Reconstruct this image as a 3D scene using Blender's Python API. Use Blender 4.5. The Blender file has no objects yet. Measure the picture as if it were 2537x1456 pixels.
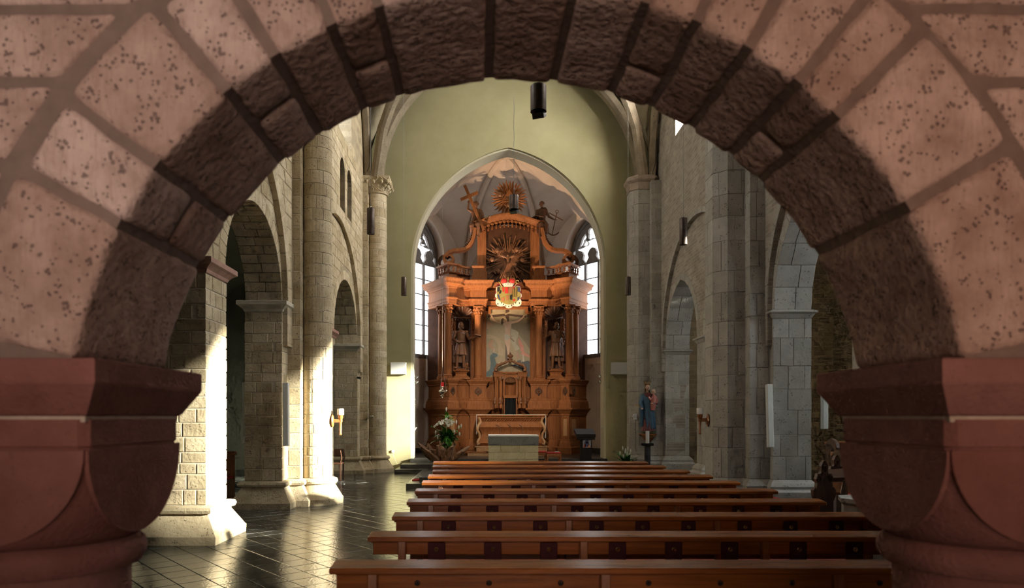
import bpy, math, random
from mathutils import Vector, Matrix, noise
from mathutils.geometry import tessellate_polygon
random.seed(11)
PI = math.pi
sc = bpy.context.scene
C = sc.collection

# ------------------------------------------------------------------ camera, light, exposure
F, CX, CY, EYE = 1690.0, 1200.0, 1030.0, 1.70        # focal length and optical axis in photo pixels, eye height
cam_d = bpy.data.cameras.new('camera'); cam = bpy.data.objects.new('camera', cam_d); C.objects.link(cam)
cam.location = (0, 0, EYE); cam.rotation_euler = (PI/2, 0, 0)
cam_d.sensor_width = 36; cam_d.lens = F/2537*36
cam_d.shift_x = (1268.5-CX)/2537; cam_d.shift_y = (CY-728)/2537
cam_d.clip_start = .05; cam_d.clip_end = 200
cam_d.dof.use_dof = True; cam_d.dof.focus_distance = 19; cam_d.dof.aperture_fstop = 2.4
sc.camera = cam
vs = sc.view_settings
vs.view_transform = 'Standard'; vs.look = 'None'; vs.gamma = 1; vs.use_curve_mapping = False
vs.exposure = 0.05
try:
    sc.cycles.use_denoising = True
    sc.cycles.max_bounces = 4; sc.cycles.diffuse_bounces = 3; sc.cycles.glossy_bounces = 2; sc.cycles.transmission_bounces = 2
    sc.cycles.use_adaptive_sampling = True; sc.cycles.adaptive_threshold = .06; sc.cycles.adaptive_min_samples = 12
    sc.cycles.transparent_max_bounces = 8; sc.cycles.sample_clamp_indirect = 4; sc.cycles.light_sampling_threshold = .03
    sc.cycles.caustics_reflective = False; sc.cycles.caustics_refractive = False
except Exception:
    pass
w = bpy.data.worlds.new('sky'); sc.world = w; w.use_nodes = True
w.node_tree.nodes['Background'].inputs[0].default_value = (.80, .90, 1.0, 1)
w.node_tree.nodes['Background'].inputs[1].default_value = 30.0

def light(name, kind, loc, energy, color=(1,1,1), target=None, size=.2, size_y=None, spot=None, blend=.5, portal=False, direction=None):
    l = bpy.data.lights.new(name, kind); o = bpy.data.objects.new(name, l); C.objects.link(o)
    o.location = loc; l.energy = energy; l.color = color
    if kind == 'AREA':
        l.size = size
        if size_y: l.shape = 'RECTANGLE'; l.size_y = size_y
    elif kind == 'SUN': l.angle = size
    else: l.shadow_soft_size = size
    if spot: l.spot_size = math.radians(spot); l.spot_blend = blend
    d = Vector(direction) if direction else (Vector(target)-Vector(loc) if target else Vector((0,0,-1)))
    o.rotation_euler = d.to_track_quat('-Z', 'Y').to_euler()
    if portal: l.cycles.is_portal = True
    return o
SUN_DIR = (-1, .30, -.255)
light('sun', 'SUN', (20, 5, 12), 85, (1, .95, .84), size=math.radians(3.4), direction=SUN_DIR)
AISLE_WIN_Y = (5.28, 9.15, 12.75, 17.35)
for wy in AISLE_WIN_Y:
    light('aisle_window_portal', 'AREA', (11.2, wy, 5.1), 1, size=3.6, size_y=1.5, portal=True, direction=(-1, 0, 0))
# the porch behind the camera: two unseen spots light the near side of the front arch
light('porch_spot', 'SPOT', (-1.5, -1.6, 2.75), 205, (1, .86, .80), target=(-.80, 2.2, 2.50), size=.30, spot=42, blend=.9)
light('arch_soffit_fill', 'AREA', (.2, -2.9, 1.9), 66, (1, .80, .68), target=(.2, 2, 1.9), size=3.2, size_y=1.8)  # added soft fill brightening the arch soffit and capitals; no door stands there
light('porch_spot', 'SPOT', (1.9, -1.6, 2.7), 140, (1, .66, .50), target=(1.05, 2.2, 2.35), size=.30, spot=42, blend=.9)

# ------------------------------------------------------------------ helpers
def X(px, d): return (px-CX)*d/F
def Z(py, d): return EYE-(py-CY)*d/F

class MB:
    def __init__(s): s.v = []; s.f = []; s.m = []; s.mi = 0
    def add(s, vs_, fs):
        b = len(s.v); s.v.extend([tuple(p) for p in vs_])
        for f in fs: s.f.append([b+i for i in f]); s.m.append(s.mi)
    def box(s, x0, x1, y0, y1, z0, z1, b=.004, fn=None):
        """chamfered box, optionally mapped through fn(x, y, z)"""
        lo = (min(x0,x1), min(y0,y1), min(z0,z1)); hi = (max(x0,x1), max(y0,y1), max(z0,z1))
        b = min(b, *[(hi[i]-lo[i])*.45 for i in range(3)])
        vs_, idx = [], {}
        for ax in range(3):
            for sg in (0, 1):
                for a in (0, 1):
                    for c in (0, 1):
                        p = [0, 0, 0]; o1, o2 = [i for i in range(3) if i != ax]
                        p[ax] = hi[ax] if sg else lo[ax]
                        p[o1] = (hi[o1]-b) if a else (lo[o1]+b)
                        p[o2] = (hi[o2]-b) if c else (lo[o2]+b)
                        corner = [0,0,0]; corner[ax] = sg; corner[o1] = a; corner[o2] = c
                        idx[(ax,)+tuple(corner)] = len(vs_); vs_.append(fn(*p) if fn else tuple(p))
        fs = []
        cor = lambda ax, *c: idx[(ax,)+c]
        for ax in range(3):
            o1, o2 = [i for i in range(3) if i != ax]
            for sg in (0, 1):
                q = []
                for a, c in ((0,0),(1,0),(1,1),(0,1)):
                    k = [0,0,0]; k[ax] = sg; k[o1] = a; k[o2] = c; q.append(idx[(ax,)+tuple(k)])
                flip = (sg == 0) ^ (ax == 1)
                fs.append(q[::-1] if flip else q)
        for ax in range(3):                                   # edges run along ax
            o1, o2 = [i for i in range(3) if i != ax]
            for a in (0, 1):
                for c in (0, 1):
                    k0 = [0,0,0]; k0[o1] = a; k0[o2] = c; k1 = list(k0); k1[ax] = 1
                    q = [idx[(o1,)+tuple(k0)], idx[(o1,)+tuple(k1)], idx[(o2,)+tuple(k1)], idx[(o2,)+tuple(k0)]]
                    flip = (a ^ c) ^ (ax == 1)
                    fs.append(q if flip else q[::-1])
        for a in (0, 1):
            for bb in (0, 1):
                for c in (0, 1):
                    t = [idx[(ax, a, bb, c)] for ax in range(3)]
                    fs.append(t if (a+bb+c) % 2 == 1 else t[::-1])
        s.add(vs_, fs)
    def bar(s, p, q, w1, w2=None, up=(0,0,1), b=.003, t1=None):
        """bevelled square bar from p to q"""
        p, q = Vector(p), Vector(q); d = q-p; L = d.length; d.normalize(); w2 = w2 or w1
        u = Vector(up); sx = d.cross(u)
        if sx.length < 1e-4: sx = d.cross(Vector((1,0,0)))
        sx.normalize(); sy = sx.cross(d)
        tap = t1 if t1 is not None else 1.0
        def fn(x, y, z):
            k = 1+(tap-1)*z/L
            return p+sx*x*k+sy*y*k+d*z
        s.box(-w1/2, w1/2, -w2/2, w2/2, 0, L, b, fn)
    def loft(s, rings, cap=True, closed=True):
        n = len(rings[0]); b = len(s.v)
        for r in rings: s.v.extend([tuple(p) for p in r])
        for i in range(len(rings)-1):
            for j in range(n if closed else n-1):
                k = (j+1) % n
                s.f.append([b+i*n+j, b+i*n+k, b+(i+1)*n+k, b+(i+1)*n+j]); s.m.append(s.mi)
        if cap and closed:
            s.f.append([b+j for j in range(n)][::-1]); s.m.append(s.mi)
            s.f.append([b+(len(rings)-1)*n+j for j in range(n)]); s.m.append(s.mi)
    def lathe(s, prof, c=(0,0,0), n=24, a0=0, a1=2*PI, sx=1, sy=1):
        full = abs(a1-a0-2*PI) < 1e-6; cnt = n if full else n+1
        rings = []
        for r, z in prof:
            rings.append([(c[0]+sx*r*math.cos(a0+(a1-a0)*j/n), c[1]+sy*r*math.sin(a0+(a1-a0)*j/n), c[2]+z) for j in range(cnt)])
        s.loft(rings, cap=full, closed=full)
    def tube(s, pts, rad, n=8, cap=True, flat=1.0):
        pts = [Vector(p) for p in pts]
        if not hasattr(rad, '__len__'): rad = [rad]*len(pts)
        rings, prev = [], None
        for i, p in enumerate(pts):
            d = (pts[min(i+1, len(pts)-1)]-pts[max(i-1, 0)]).normalized()
            if prev is None:
                u = Vector((0,0,1)) if abs(d.z) < .9 else Vector((1,0,0))
                a = d.cross(u).normalized()
            else:
                a = (prev-d*prev.dot(d)).normalized()
            prev = a; b2 = d.cross(a)
            rings.append([p+a*rad[i]*math.cos(2*PI*j/n)+b2*rad[i]*flat*math.sin(2*PI*j/n) for j in range(n)])
        s.loft(rings, cap)
    def ball(s, c, r, n=14, m=8, rot=None):
        if not hasattr(r, '__len__'): r = (r, r, r)
        rings = []
        for i in range(m+1):
            t = PI*i/m; t = min(max(t, .06), PI-.06)
            ring = []
            for j in range(n):
                p = Vector((r[0]*math.sin(t)*math.cos(2*PI*j/n), r[1]*math.sin(t)*math.sin(2*PI*j/n), -r[2]*math.cos(t)))
                if rot: p = rot @ p
                ring.append(Vector(c)+p)
            rings.append(ring)
        s.loft(rings)
    def plate(s, loops, w0, w1, fn, b=0):
        """flat plate with holes: loops[0] outer (u, v), others holes; extruded from w0 to w1 and mapped through fn(u, v, w)"""
        def area(l): return sum(l[i][0]*l[(i+1) % len(l)][1]-l[(i+1) % len(l)][0]*l[i][1] for i in range(len(l)))
        loops = [list(l) if (area(l) > 0) == (k == 0) else list(l)[::-1] for k, l in enumerate(loops)]
        flat = [p for l in loops for p in l]
        tris = tessellate_polygon([[Vector((p[0], p[1], 0)) for p in l] for l in loops])
        n = len(flat)
        vs_ = [fn(u, v, w1) for u, v in flat]+[fn(u, v, w0) for u, v in flat]
        fs = []
        for t in tris:
            a, bb, c = [flat[i] for i in t]
            if (bb[0]-a[0])*(c[1]-a[1])-(c[0]-a[0])*(bb[1]-a[1]) < 0: t = t[::-1]
            fs.append(list(t)); fs.append([n+i for i in t][::-1])
        k = 0
        for l in loops:
            for i in range(len(l)):
                j = (i+1) % len(l); fs.append([k+i, n+k+i, n+k+j, k+j])
            k += len(l)
        s.add(vs_, fs)
    def sweep(s, plan, prof, closed=False, cap=False):
        """profile [(outward offset, z)] swept along a plan polyline [(x, y)], mitred"""
        n = len(plan); P = [Vector((p[0], p[1])) for p in plan]
        nor = []
        for i in range(n if closed else n-1):
            d = (P[(i+1) % n]-P[i]).normalized(); nor.append(Vector((d.y, -d.x)))
        mit = []
        for i in range(n):
            if closed: a, b2 = nor[i-1], nor[i]
            else: a, b2 = nor[max(i-1, 0)], nor[min(i, n-2)]
            k = 1+a.dot(b2)
            mit.append((a+b2)/max(k, .25))
        b = len(s.v); m = len(prof)
        for i in range(n):
            for off, z in prof:
                q = P[i]+mit[i]*off; s.v.append((q.x, q.y, z))
        for i in range(n if closed else n-1):
            k = (i+1) % n
            for j in range(m-1):
                s.f.append([b+i*m+j, b+k*m+j, b+k*m+j+1, b+i*m+j+1]); s.m.append(s.mi)
        if cap:
            s.f.append([b+i*m+m-1 for i in range(n)]); s.m.append(s.mi)
    def build(s, name, mats, parent=None, smooth=False, remesh=None, subsurf=0):
        me = bpy.data.meshes.new(name); me.from_pydata(s.v, [], s.f)
        if not isinstance(mats, (list, tuple)): mats = [mats]
        for m in mats: me.materials.append(m)
        if len(mats) > 1: me.polygons.foreach_set('material_index', s.m)
        me.validate(); me.update()
        o = bpy.data.objects.new(name, me); C.objects.link(o)
        if remesh:
            md = o.modifiers.new('r', 'REMESH'); md.mode = 'VOXEL'; md.voxel_size = remesh
            sm = o.modifiers.new('s', 'SMOOTH'); sm.factor = .5; sm.iterations = 2
            dg = bpy.context.evaluated_depsgraph_get(); dg.update()
            me2 = bpy.data.meshes.new_from_object(o.evaluated_get(dg))
            o.modifiers.clear(); old = o.data; o.data = me2; bpy.data.meshes.remove(old); me2.name = name
            me2.materials.clear()
            for m in mats: me2.materials.append(m)
            me = me2
        if smooth:
            me.polygons.foreach_set('use_smooth', [True]*len(me.polygons))
            if smooth != 'all':
                try: me.set_sharp_from_angle(angle=math.radians(38))
                except Exception: pass
        if parent is not None: attach(o, parent)
        return o
def attach(o, parent):
    o.parent = parent
    if parent.get('_origin') is not None:
        o.location = -Vector(parent['_origin'])
def thing(name, label, cat, loc=(0,0,0), group=None, kind=None):
    o = bpy.data.objects.new(name, None); C.objects.link(o); o.location = loc; o['_origin'] = list(loc)
    o.empty_display_size = .1
    return tag(o, label, cat, group, kind)
def tag(o, label=None, cat=None, group=None, kind=None):
    if label: o['label'] = label
    if cat: o['category'] = cat
    if group: o['group'] = group
    if kind: o['kind'] = kind
    return o
def copy_tree(o, parent=None):
    c = o.copy(); C.objects.link(c)
    if parent is not None: c.parent = parent
    for ch in list(o.children): copy_tree(ch, c)
    return c
def boxo(name, m, parent, x0, x1, y0, y1, z0, z1, b=.004):
    mb = MB(); mb.box(x0, x1, y0, y1, z0, z1, b); return mb.build(name, m, parent)

# ------------------------------------------------------------------ materials
def mat(name, c1, c2=None, scale=6.0, rough=.8, bump=0.0, bscale=None, pits=0.0, pscale=40.0, rand=0.0, metal=0.0, spec=.5,
        stretch=(1,1,1), detail=4.0, emit=None, estr=0.0, brick=None, coat=0.0, cover=None, streak=None):
    m = bpy.data.materials.new(name); m.use_nodes = True; nt = m.node_tree; N, L = nt.nodes, nt.links
    bs = N['Principled BSDF']
    def inp(n, v):
        if n in bs.inputs: bs.inputs[n].default_value = v
    inp('Roughness', rough); inp('Metallic', metal); inp('Specular IOR Level', spec); inp('Coat Weight', coat); inp('Coat Roughness', .15)
    c2 = c2 or c1
    tc = N.new('ShaderNodeTexCoord'); mp = N.new('ShaderNodeMapping'); mp.inputs['Scale'].default_value = stretch
    L.new(tc.outputs['Object'], mp.inputs['Vector'])
    no = N.new('ShaderNodeTexNoise'); no.inputs['Scale'].default_value = scale; no.inputs['Detail'].default_value = detail
    no.inputs['Roughness'].default_value = .62
    L.new(mp.outputs[0], no.inputs['Vector'])
    rp = N.new('ShaderNodeValToRGB'); rp.color_ramp.elements[0].position = .30; rp.color_ramp.elements[1].position = .72
    rp.color_ramp.elements[0].color = (*c1, 1); rp.color_ramp.elements[1].color = (*c2, 1)
    L.new(no.outputs['Fac'], rp.inputs[0]); col = rp.outputs[0]; height = None
    if brick:
        bw, bh, bm, axis, mc = brick
        sp = N.new('ShaderNodeSeparateXYZ'); cb = N.new('ShaderNodeCombineXYZ'); L.new(tc.outputs['Object'], sp.inputs[0])
        L.new(sp.outputs[axis], cb.inputs[0]); L.new(sp.outputs['Z'], cb.inputs[1])
        bt = N.new('ShaderNodeTexBrick'); bt.inputs['Scale'].default_value = 1; bt.inputs['Brick Width'].default_value = bw
        bt.inputs['Row Height'].default_value = bh; bt.inputs['Mortar Size'].default_value = bm
        bt.inputs['Color1'].default_value = (.72,.72,.72,1); bt.inputs['Color2'].default_value = (1.12,1.1,1.05,1)
        bt.inputs['Mortar'].default_value = (*mc, 1); bt.inputs['Mortar Smooth'].default_value = .3
        L.new(cb.outputs[0], bt.inputs['Vector'])
        mx = N.new('ShaderNodeMix'); mx.data_type = 'RGBA'; mx.blend_type = 'MULTIPLY'; mx.inputs['Factor'].default_value = 1
        L.new(col, mx.inputs['A']); L.new(bt.outputs['Color'], mx.inputs['B']); col = mx.outputs['Result']
        iv = N.new('ShaderNodeMath'); iv.operation = 'SUBTRACT'; iv.inputs[0].default_value = 1; L.new(bt.outputs['Fac'], iv.inputs[1])
        height = iv.outputs[0]
    if rand:
        oi = N.new('ShaderNodeObjectInfo'); hs = N.new('ShaderNodeHueSaturation')
        mr = N.new('ShaderNodeMapRange'); mr.inputs['To Min'].default_value = 1-rand; mr.inputs['To Max'].default_value = 1+rand
        L.new(oi.outputs['Random'], mr.inputs['Value']); L.new(mr.outputs[0], hs.inputs['Value'])
        mr2 = N.new('ShaderNodeMapRange'); mr2.inputs['To Min'].default_value = 1+rand*.6; mr2.inputs['To Max'].default_value = 1-rand*.6
        L.new(oi.outputs['Random'], mr2.inputs['Value']); L.new(mr2.outputs[0], hs.inputs['Saturation'])
        L.new(col, hs.inputs['Color']); col = hs.outputs[0]
    if streak:                                           # fine second pattern: (colour, scale xyz, amount)
        sc_, sv, am = streak
        m2 = N.new('ShaderNodeMapping'); m2.inputs['Scale'].default_value = sv; L.new(tc.outputs['Object'], m2.inputs['Vector'])
        n2 = N.new('ShaderNodeTexNoise'); n2.inputs['Scale'].default_value = 1; n2.inputs['Detail'].default_value = 2; L.new(m2.outputs[0], n2.inputs['Vector'])
        r2 = N.new('ShaderNodeMapRange'); r2.inputs['From Min'].default_value = .5; r2.inputs['From Max'].default_value = .68
        r2.inputs['To Max'].default_value = am; L.new(n2.outputs['Fac'], r2.inputs['Value'])
        x2 = N.new('ShaderNodeMix'); x2.data_type = 'RGBA'; L.new(r2.outputs[0], x2.inputs['Factor']); L.new(col, x2.inputs['A'])
        x2.inputs['B'].default_value = (*sc_, 1); col = x2.outputs['Result']
    if pits:
        vo = N.new('ShaderNodeTexVoronoi'); vo.inputs['Scale'].default_value = pscale; vo.inputs['Randomness'].default_value = 1
        nm = N.new('ShaderNodeTexNoise'); nm.inputs['Scale'].default_value = pscale*.35; nm.inputs['Detail'].default_value = 1; L.new(tc.outputs['Object'], nm.inputs['Vector'])
        L.new(tc.outputs['Object'], vo.inputs['Vector'])
        th = N.new('ShaderNodeMapRange'); th.inputs['From Min'].default_value = .37; th.inputs['From Max'].default_value = .66
        th.inputs['To Min'].default_value = 0; th.inputs['To Max'].default_value = .42; L.new(nm.outputs['Fac'], th.inputs['Value'])
        lt = N.new('ShaderNodeMath'); lt.operation = 'SUBTRACT'; L.new(th.outputs[0], lt.inputs[0]); L.new(vo.outputs['Distance'], lt.inputs[1])
        pm = N.new('ShaderNodeMapRange'); pm.inputs['From Min'].default_value = 0; pm.inputs['From Max'].default_value = .12
        L.new(lt.outputs[0], pm.inputs['Value'])
        sc2 = N.new('ShaderNodeMath'); sc2.operation = 'MULTIPLY'; sc2.inputs[1].default_value = pits; L.new(pm.outputs[0], sc2.inputs[0])
        mx = N.new('ShaderNodeMix'); mx.data_type = 'RGBA'; L.new(sc2.outputs[0], mx.inputs['Factor']); L.new(col, mx.inputs['A'])
        mx.inputs['B'].default_value = (c1[0]*.22, c1[1]*.2, c1[2]*.2, 1); col = mx.outputs['Result']
        pitv = sc2.outputs[0]
    L.new(col, bs.inputs['Base Color'])
    if bump or height is not None:
        bn = N.new('ShaderNodeBump'); bn.inputs['Strength'].default_value = min(1, bump*1.0 if bump else .5); bn.inputs['Distance'].default_value = .012
        nb = N.new('ShaderNodeTexNoise'); nb.inputs['Scale'].default_value = bscale or scale*4; nb.inputs['Detail'].default_value = 2
        L.new(mp.outputs[0], nb.inputs['Vector']); h = nb.outputs['Fac']
        if pits > .5 and name.startswith('front'):
            a = N.new('ShaderNodeMath'); a.operation = 'MULTIPLY_ADD'; a.inputs[1].default_value = -1.2; L.new(pitv, a.inputs[0]); L.new(h, a.inputs[2]); h = a.outputs[0]
        if height is not None:
            a = N.new('ShaderNodeMath'); a.operation = 'MULTIPLY_ADD'; a.inputs[1].default_value = .8; L.new(height, a.inputs[0]); L.new(h, a.inputs[2]); h = a.outputs[0]
        L.new(h, bn.inputs['Height']); L.new(bn.outputs[0], bs.inputs['Normal'])
    if emit:
        inp('Emission Color', (*emit, 1)); inp('Emission Strength', estr)
    return m
def glass(name, tint=(1,1,1), mixg=.08):
    m = bpy.data.materials.new(name); m.use_nodes = True; nt = m.node_tree; N, L = nt.nodes, nt.links
    N.clear(); o = N.new('ShaderNodeOutputMaterial'); t = N.new('ShaderNodeBsdfTransparent'); g = N.new('ShaderNodeBsdfGlossy'); x = N.new('ShaderNodeMixShader')
    t.inputs[0].default_value = (*tint, 1); g.inputs['Roughness'].default_value = .03; x.inputs[0].default_value = mixg
    L.new(t.outputs[0], x.inputs[1]); L.new(g.outputs[0], x.inputs[2]); L.new(x.outputs[0], o.inputs[0]); return m

TUFF = mat('tuff_stone', (.38,.30,.185), (.61,.515,.345), 3.2, .92, .55, 26, .75, 34, .16)
TUFFM = mat('tuff_mortar', (.50,.45,.34), (.62,.56,.44), 8, .95, .3, 40)
GREY = mat('grey_stone', (.30,.28,.25), (.44,.41,.37), 2.6, .9, .4, 22, .55, 22, .14)
GREYM = mat('grey_mortar', (.28,.255,.22), (.36,.33,.29), 8, .95, .3, 40)
FRONT = mat('front_arch_stone', (.335,.205,.155), (.60,.415,.335), 5.5, .93, 1.0, 34, .55, 64, .15, streak=((.30,.17,.13), (90,14,14), .35))
FRONTM = mat('front_arch_mortar', (.165,.108,.082), (.235,.158,.122), 10, .95, .4, 50)
REDS = mat('red_sandstone', (.175,.062,.045), (.255,.10,.076), 5, .88, .35, 70, .18, 60, .1)
REDM = mat('pale_joint', (.40,.30,.22), (.50,.38,.29), 14, .95, .4, 60)
REDIMP = mat('red_impost_stone', (.34,.19,.145), (.46,.28,.22), 6, .85, .3, 40, .2, 50)
WHITESTONE = mat('pale_impost_stone', (.48,.43,.33), (.60,.55,.44), 6, .85, .3, 40, .2, 50)
BRICKL = mat('rubble_wall', (.36,.29,.19), (.52,.44,.31), 2.5, .93, .5, 24, .5, 30, 0, brick=(.42,.17,.012,'Y',(.95,.92,.85)))
BRICKR = mat('small_brick_wall', (.27,.235,.20), (.40,.36,.32), 2.0, .93, .4, 24, .3, 30, 0, brick=(.24,.082,.008,'Y',(1.25,1.22,1.15)))
BRICKB = mat('brown_brick_wall', (.25,.19,.12), (.40,.31,.20), 2.0, .93, .4, 24, .3, 30, 0, brick=(.30,.12,.009,'Y',(1.2,1.15,1.05)))
BRICKE = mat('brown_brick_end_wall', (.27,.20,.125), (.42,.32,.20), 2.0, .93, .4, 24, .3, 30, 0, brick=(.34,.15,.010,'X',(1.2,1.15,1.05)))
PLASTER = mat('yellow_green_plaster', (.315,.285,.150), (.37,.335,.19), 1.2, .95, .12, 60)
PLASTERP = mat('pale_apse_plaster', (.44,.35,.285), (.51,.42,.345), 1.2, .95, .15, 40, stretch=(1,1,3))
PLASTERG = mat('grey_green_plaster', (.30,.30,.22), (.38,.38,.29), 1.0, .95, .1, 50)
VAULT = mat('vault_plaster', (.25,.21,.135), (.32,.275,.185), 1.5, .95, .15, 40)
RIB = mat('rib_stone', (.17,.135,.09), (.27,.22,.155), 3, .92, .5, 24, .5, 30)
SLATE = mat('slate_tile', (.030,.032,.028), (.072,.074,.064), 5, .17, .22, 30, 0, 40, .25, spec=.85)
SLATEM = mat('slate_joint', (.016,.016,.014), (.03,.03,.026), 9, .9, .3)
STEP = mat('dark_step_stone', (.030,.029,.026), (.060,.058,.052), 6, .28, .1, 50)
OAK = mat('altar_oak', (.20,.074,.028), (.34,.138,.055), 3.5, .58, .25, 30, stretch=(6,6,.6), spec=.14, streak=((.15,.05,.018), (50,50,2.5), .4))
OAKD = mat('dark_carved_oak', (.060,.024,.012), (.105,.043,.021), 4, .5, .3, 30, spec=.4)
OAKS = mat('statue_oak', (.135,.056,.026), (.24,.110,.054), 5, .45, .2, 26, spec=.5)
OAKP = mat('pale_oak', (.36,.20,.095), (.52,.31,.16), 3, .45, .2, 30, stretch=(6,6,.6))
PEW = mat('pew_wood', (.20,.054,.008), (.39,.120,.019), 2.2, .27, .12, 30, stretch=(.7,9,9), spec=.42, coat=.12, streak=((.15,.042,.01), (2.5,70,70), .45))
PEWV = mat('pew_wood_upright', (.22,.070,.018), (.36,.13,.036), 2.2, .30, .12, 30, stretch=(9,9,.7), spec=.5, coat=.2, streak=((.16,.045,.012), (70,70,2.5), .45))
DARKWOOD = mat('choir_wood', (.055,.022,.011), (.11,.045,.022), 3, .38, .2, 24, stretch=(6,6,.8))
VELVET = mat('red_velvet', (.045,.005,.006), (.07,.009,.010), 40, .85, .2, 120)
CUSHION = mat('red_cushion', (.34,.022,.022), (.44,.04,.035), 30, .85, .15, 90)
BRASS = mat('brass', (.62,.43,.18), (.74,.54,.26), 12, .28, 0, metal=1)
SILVER = mat('silver', (.72,.68,.58), (.84,.80,.70), 10, .22, 0, metal=1)
STEEL = mat('steel', (.50,.50,.50), (.62,.62,.62), 10, .25, 0, metal=1)
CABLEM = mat('grey_wire', (.26,.26,.25), (.34,.34,.33), 10, .5, 0)
BRONZE = mat('bronze_lamp', (.065,.045,.035), (.115,.082,.066), 14, .45, .1, 40, metal=.65)
BLACK = mat('black_metal', (.012,.012,.013), (.02,.02,.022), 10, .45, 0)
BLACKW = mat('black_lacquer', (.010,.009,.008), (.020,.017,.016), 6, .6, .05, 30, spec=.12)
WHITE = mat('white_paint', (.70,.71,.68), (.78,.78,.75), 4, .5, 0)
OFFWHITE = mat('speaker_white', (.70,.73,.69), (.78,.80,.76), 4, .45, 0)
CANDLE = mat('candle_wax', (.80,.76,.74), (.88,.85,.82), 4, .45, 0)
LENS = mat('lamp_lens', (.50,.43,.33), (.62,.55,.44), 6, .12, 0, metal=.4)
CLOTH = mat('white_cloth', (.78,.77,.74), (.86,.85,.82), 10, .8, .1, 60)
CURTAIN = mat('black_curtain', (.006,.008,.009), (.012,.016,.018), 6, .8, .1, 20, stretch=(6,6,.3))
TRACERY = mat('tracery_stone', (.11,.10,.095), (.18,.165,.155), 5, .9, .3, 30)
LEAD = mat('window_iron', (.03,.03,.032), (.05,.05,.055), 5, .5, 0)
CAPST = mat('brown_capital_stone', (.27,.21,.165), (.38,.30,.24), 6, .85, .3, 40, .2, 50)
PANE = mat('daylit_pane', (.8,.8,.8), (.9,.9,.9), 3, .4, 0, emit=(.95,.97,1.0), estr=5.5)
PANEY = mat('daylit_pane_yellow', (.8,.75,.3), (.9,.85,.4), 3, .4, 0, emit=(.93,.92,.42), estr=3.0)
PANEC = mat('clerestory_pane', (.8,.8,.8), (.9,.9,.9), 3, .4, 0, emit=(1.0,.965,.90), estr=105.0)
PANECR = mat('clerestory_pane_near', (.8,.8,.8), (.9,.9,.9), 3, .4, 0, emit=(1.0,.965,.90), estr=48.0)
PANECN = mat('clerestory_pane_north', (.8,.8,.8), (.9,.9,.9), 3, .4, 0, emit=(.88,.94,1.0), estr=15.0)
PANECL = mat('clerestory_pane_shaded', (.8,.8,.8), (.9,.9,.9), 3, .4, 0, emit=(.86,.93,1.0), estr=5.0)
CLEAR = glass('clear_pane', (.96,.97,.95), .06)
VASE = glass('vase_glass', (.93,.97,.93), .14)
LEAF = mat('leaf_green', (.020,.080,.014), (.075,.22,.030), 9, .32, .1, 40, rand=.35)
LEAFL = mat('leaf_light_green', (.06,.22,.015), (.14,.36,.035), 9, .35, .1, 40, rand=.25)
PETAL = mat('white_petal', (.74,.74,.66), (.86,.86,.80), 9, .6, 0)
STEMM = mat('stem_green', (.05,.13,.02), (.09,.2,.035), 9, .5, 0)
ROOT = mat('root_wood', (.16,.075,.036), (.36,.19,.10), 7, .5, .8, 26, stretch=(4,4,1), streak=((.05,.022,.012), (30,30,5), .8))
ALTARST = mat('altar_block_stone', (.40,.36,.22), (.52,.47,.30), 3, .9, .3, 30, .5, 60, .1)
ALTARSL = mat('altar_slab_relief', (.075,.080,.076), (.125,.13,.122), 5, .5, .2, 30)

# ------------------------------------------------------------------ masonry tools
def plan_tools(plan, closed=True):
    P = [Vector(p) for p in plan]; n = len(P); E = n if closed else n-1
    ln = [(P[(i+1) % n]-P[i]).length for i in range(E)]
    nor = []
    for i in range(E):
        d = (P[(i+1) % n]-P[i]).normalized(); nor.append(Vector((d.y, -d.x)))
    cum = [0]
    for l in ln: cum.append(cum[-1]+l)
    def at(s_, off):
        if closed: s_ = s_ % cum[-1]
        s_ = min(max(s_, 0), cum[-1])
        for i in range(E):
            if s_ <= cum[i+1]+1e-9: break
        t = (s_-cum[i])/ln[i]; p = P[i].lerp(P[(i+1) % n], t); nn = nor[i]
        k = None
        if t < 1e-6 and (closed or i > 0): k = (nor[i-1], nor[i])
        elif t > 1-1e-6 and (closed or i < E-1): k = (nor[i], nor[(i+1) % E])
        if k: m = (k[0]+k[1])/max(1+k[0].dot(k[1]), .25)
        else: m = nn
        return p+m*off, nn
    return at, cum
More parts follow.
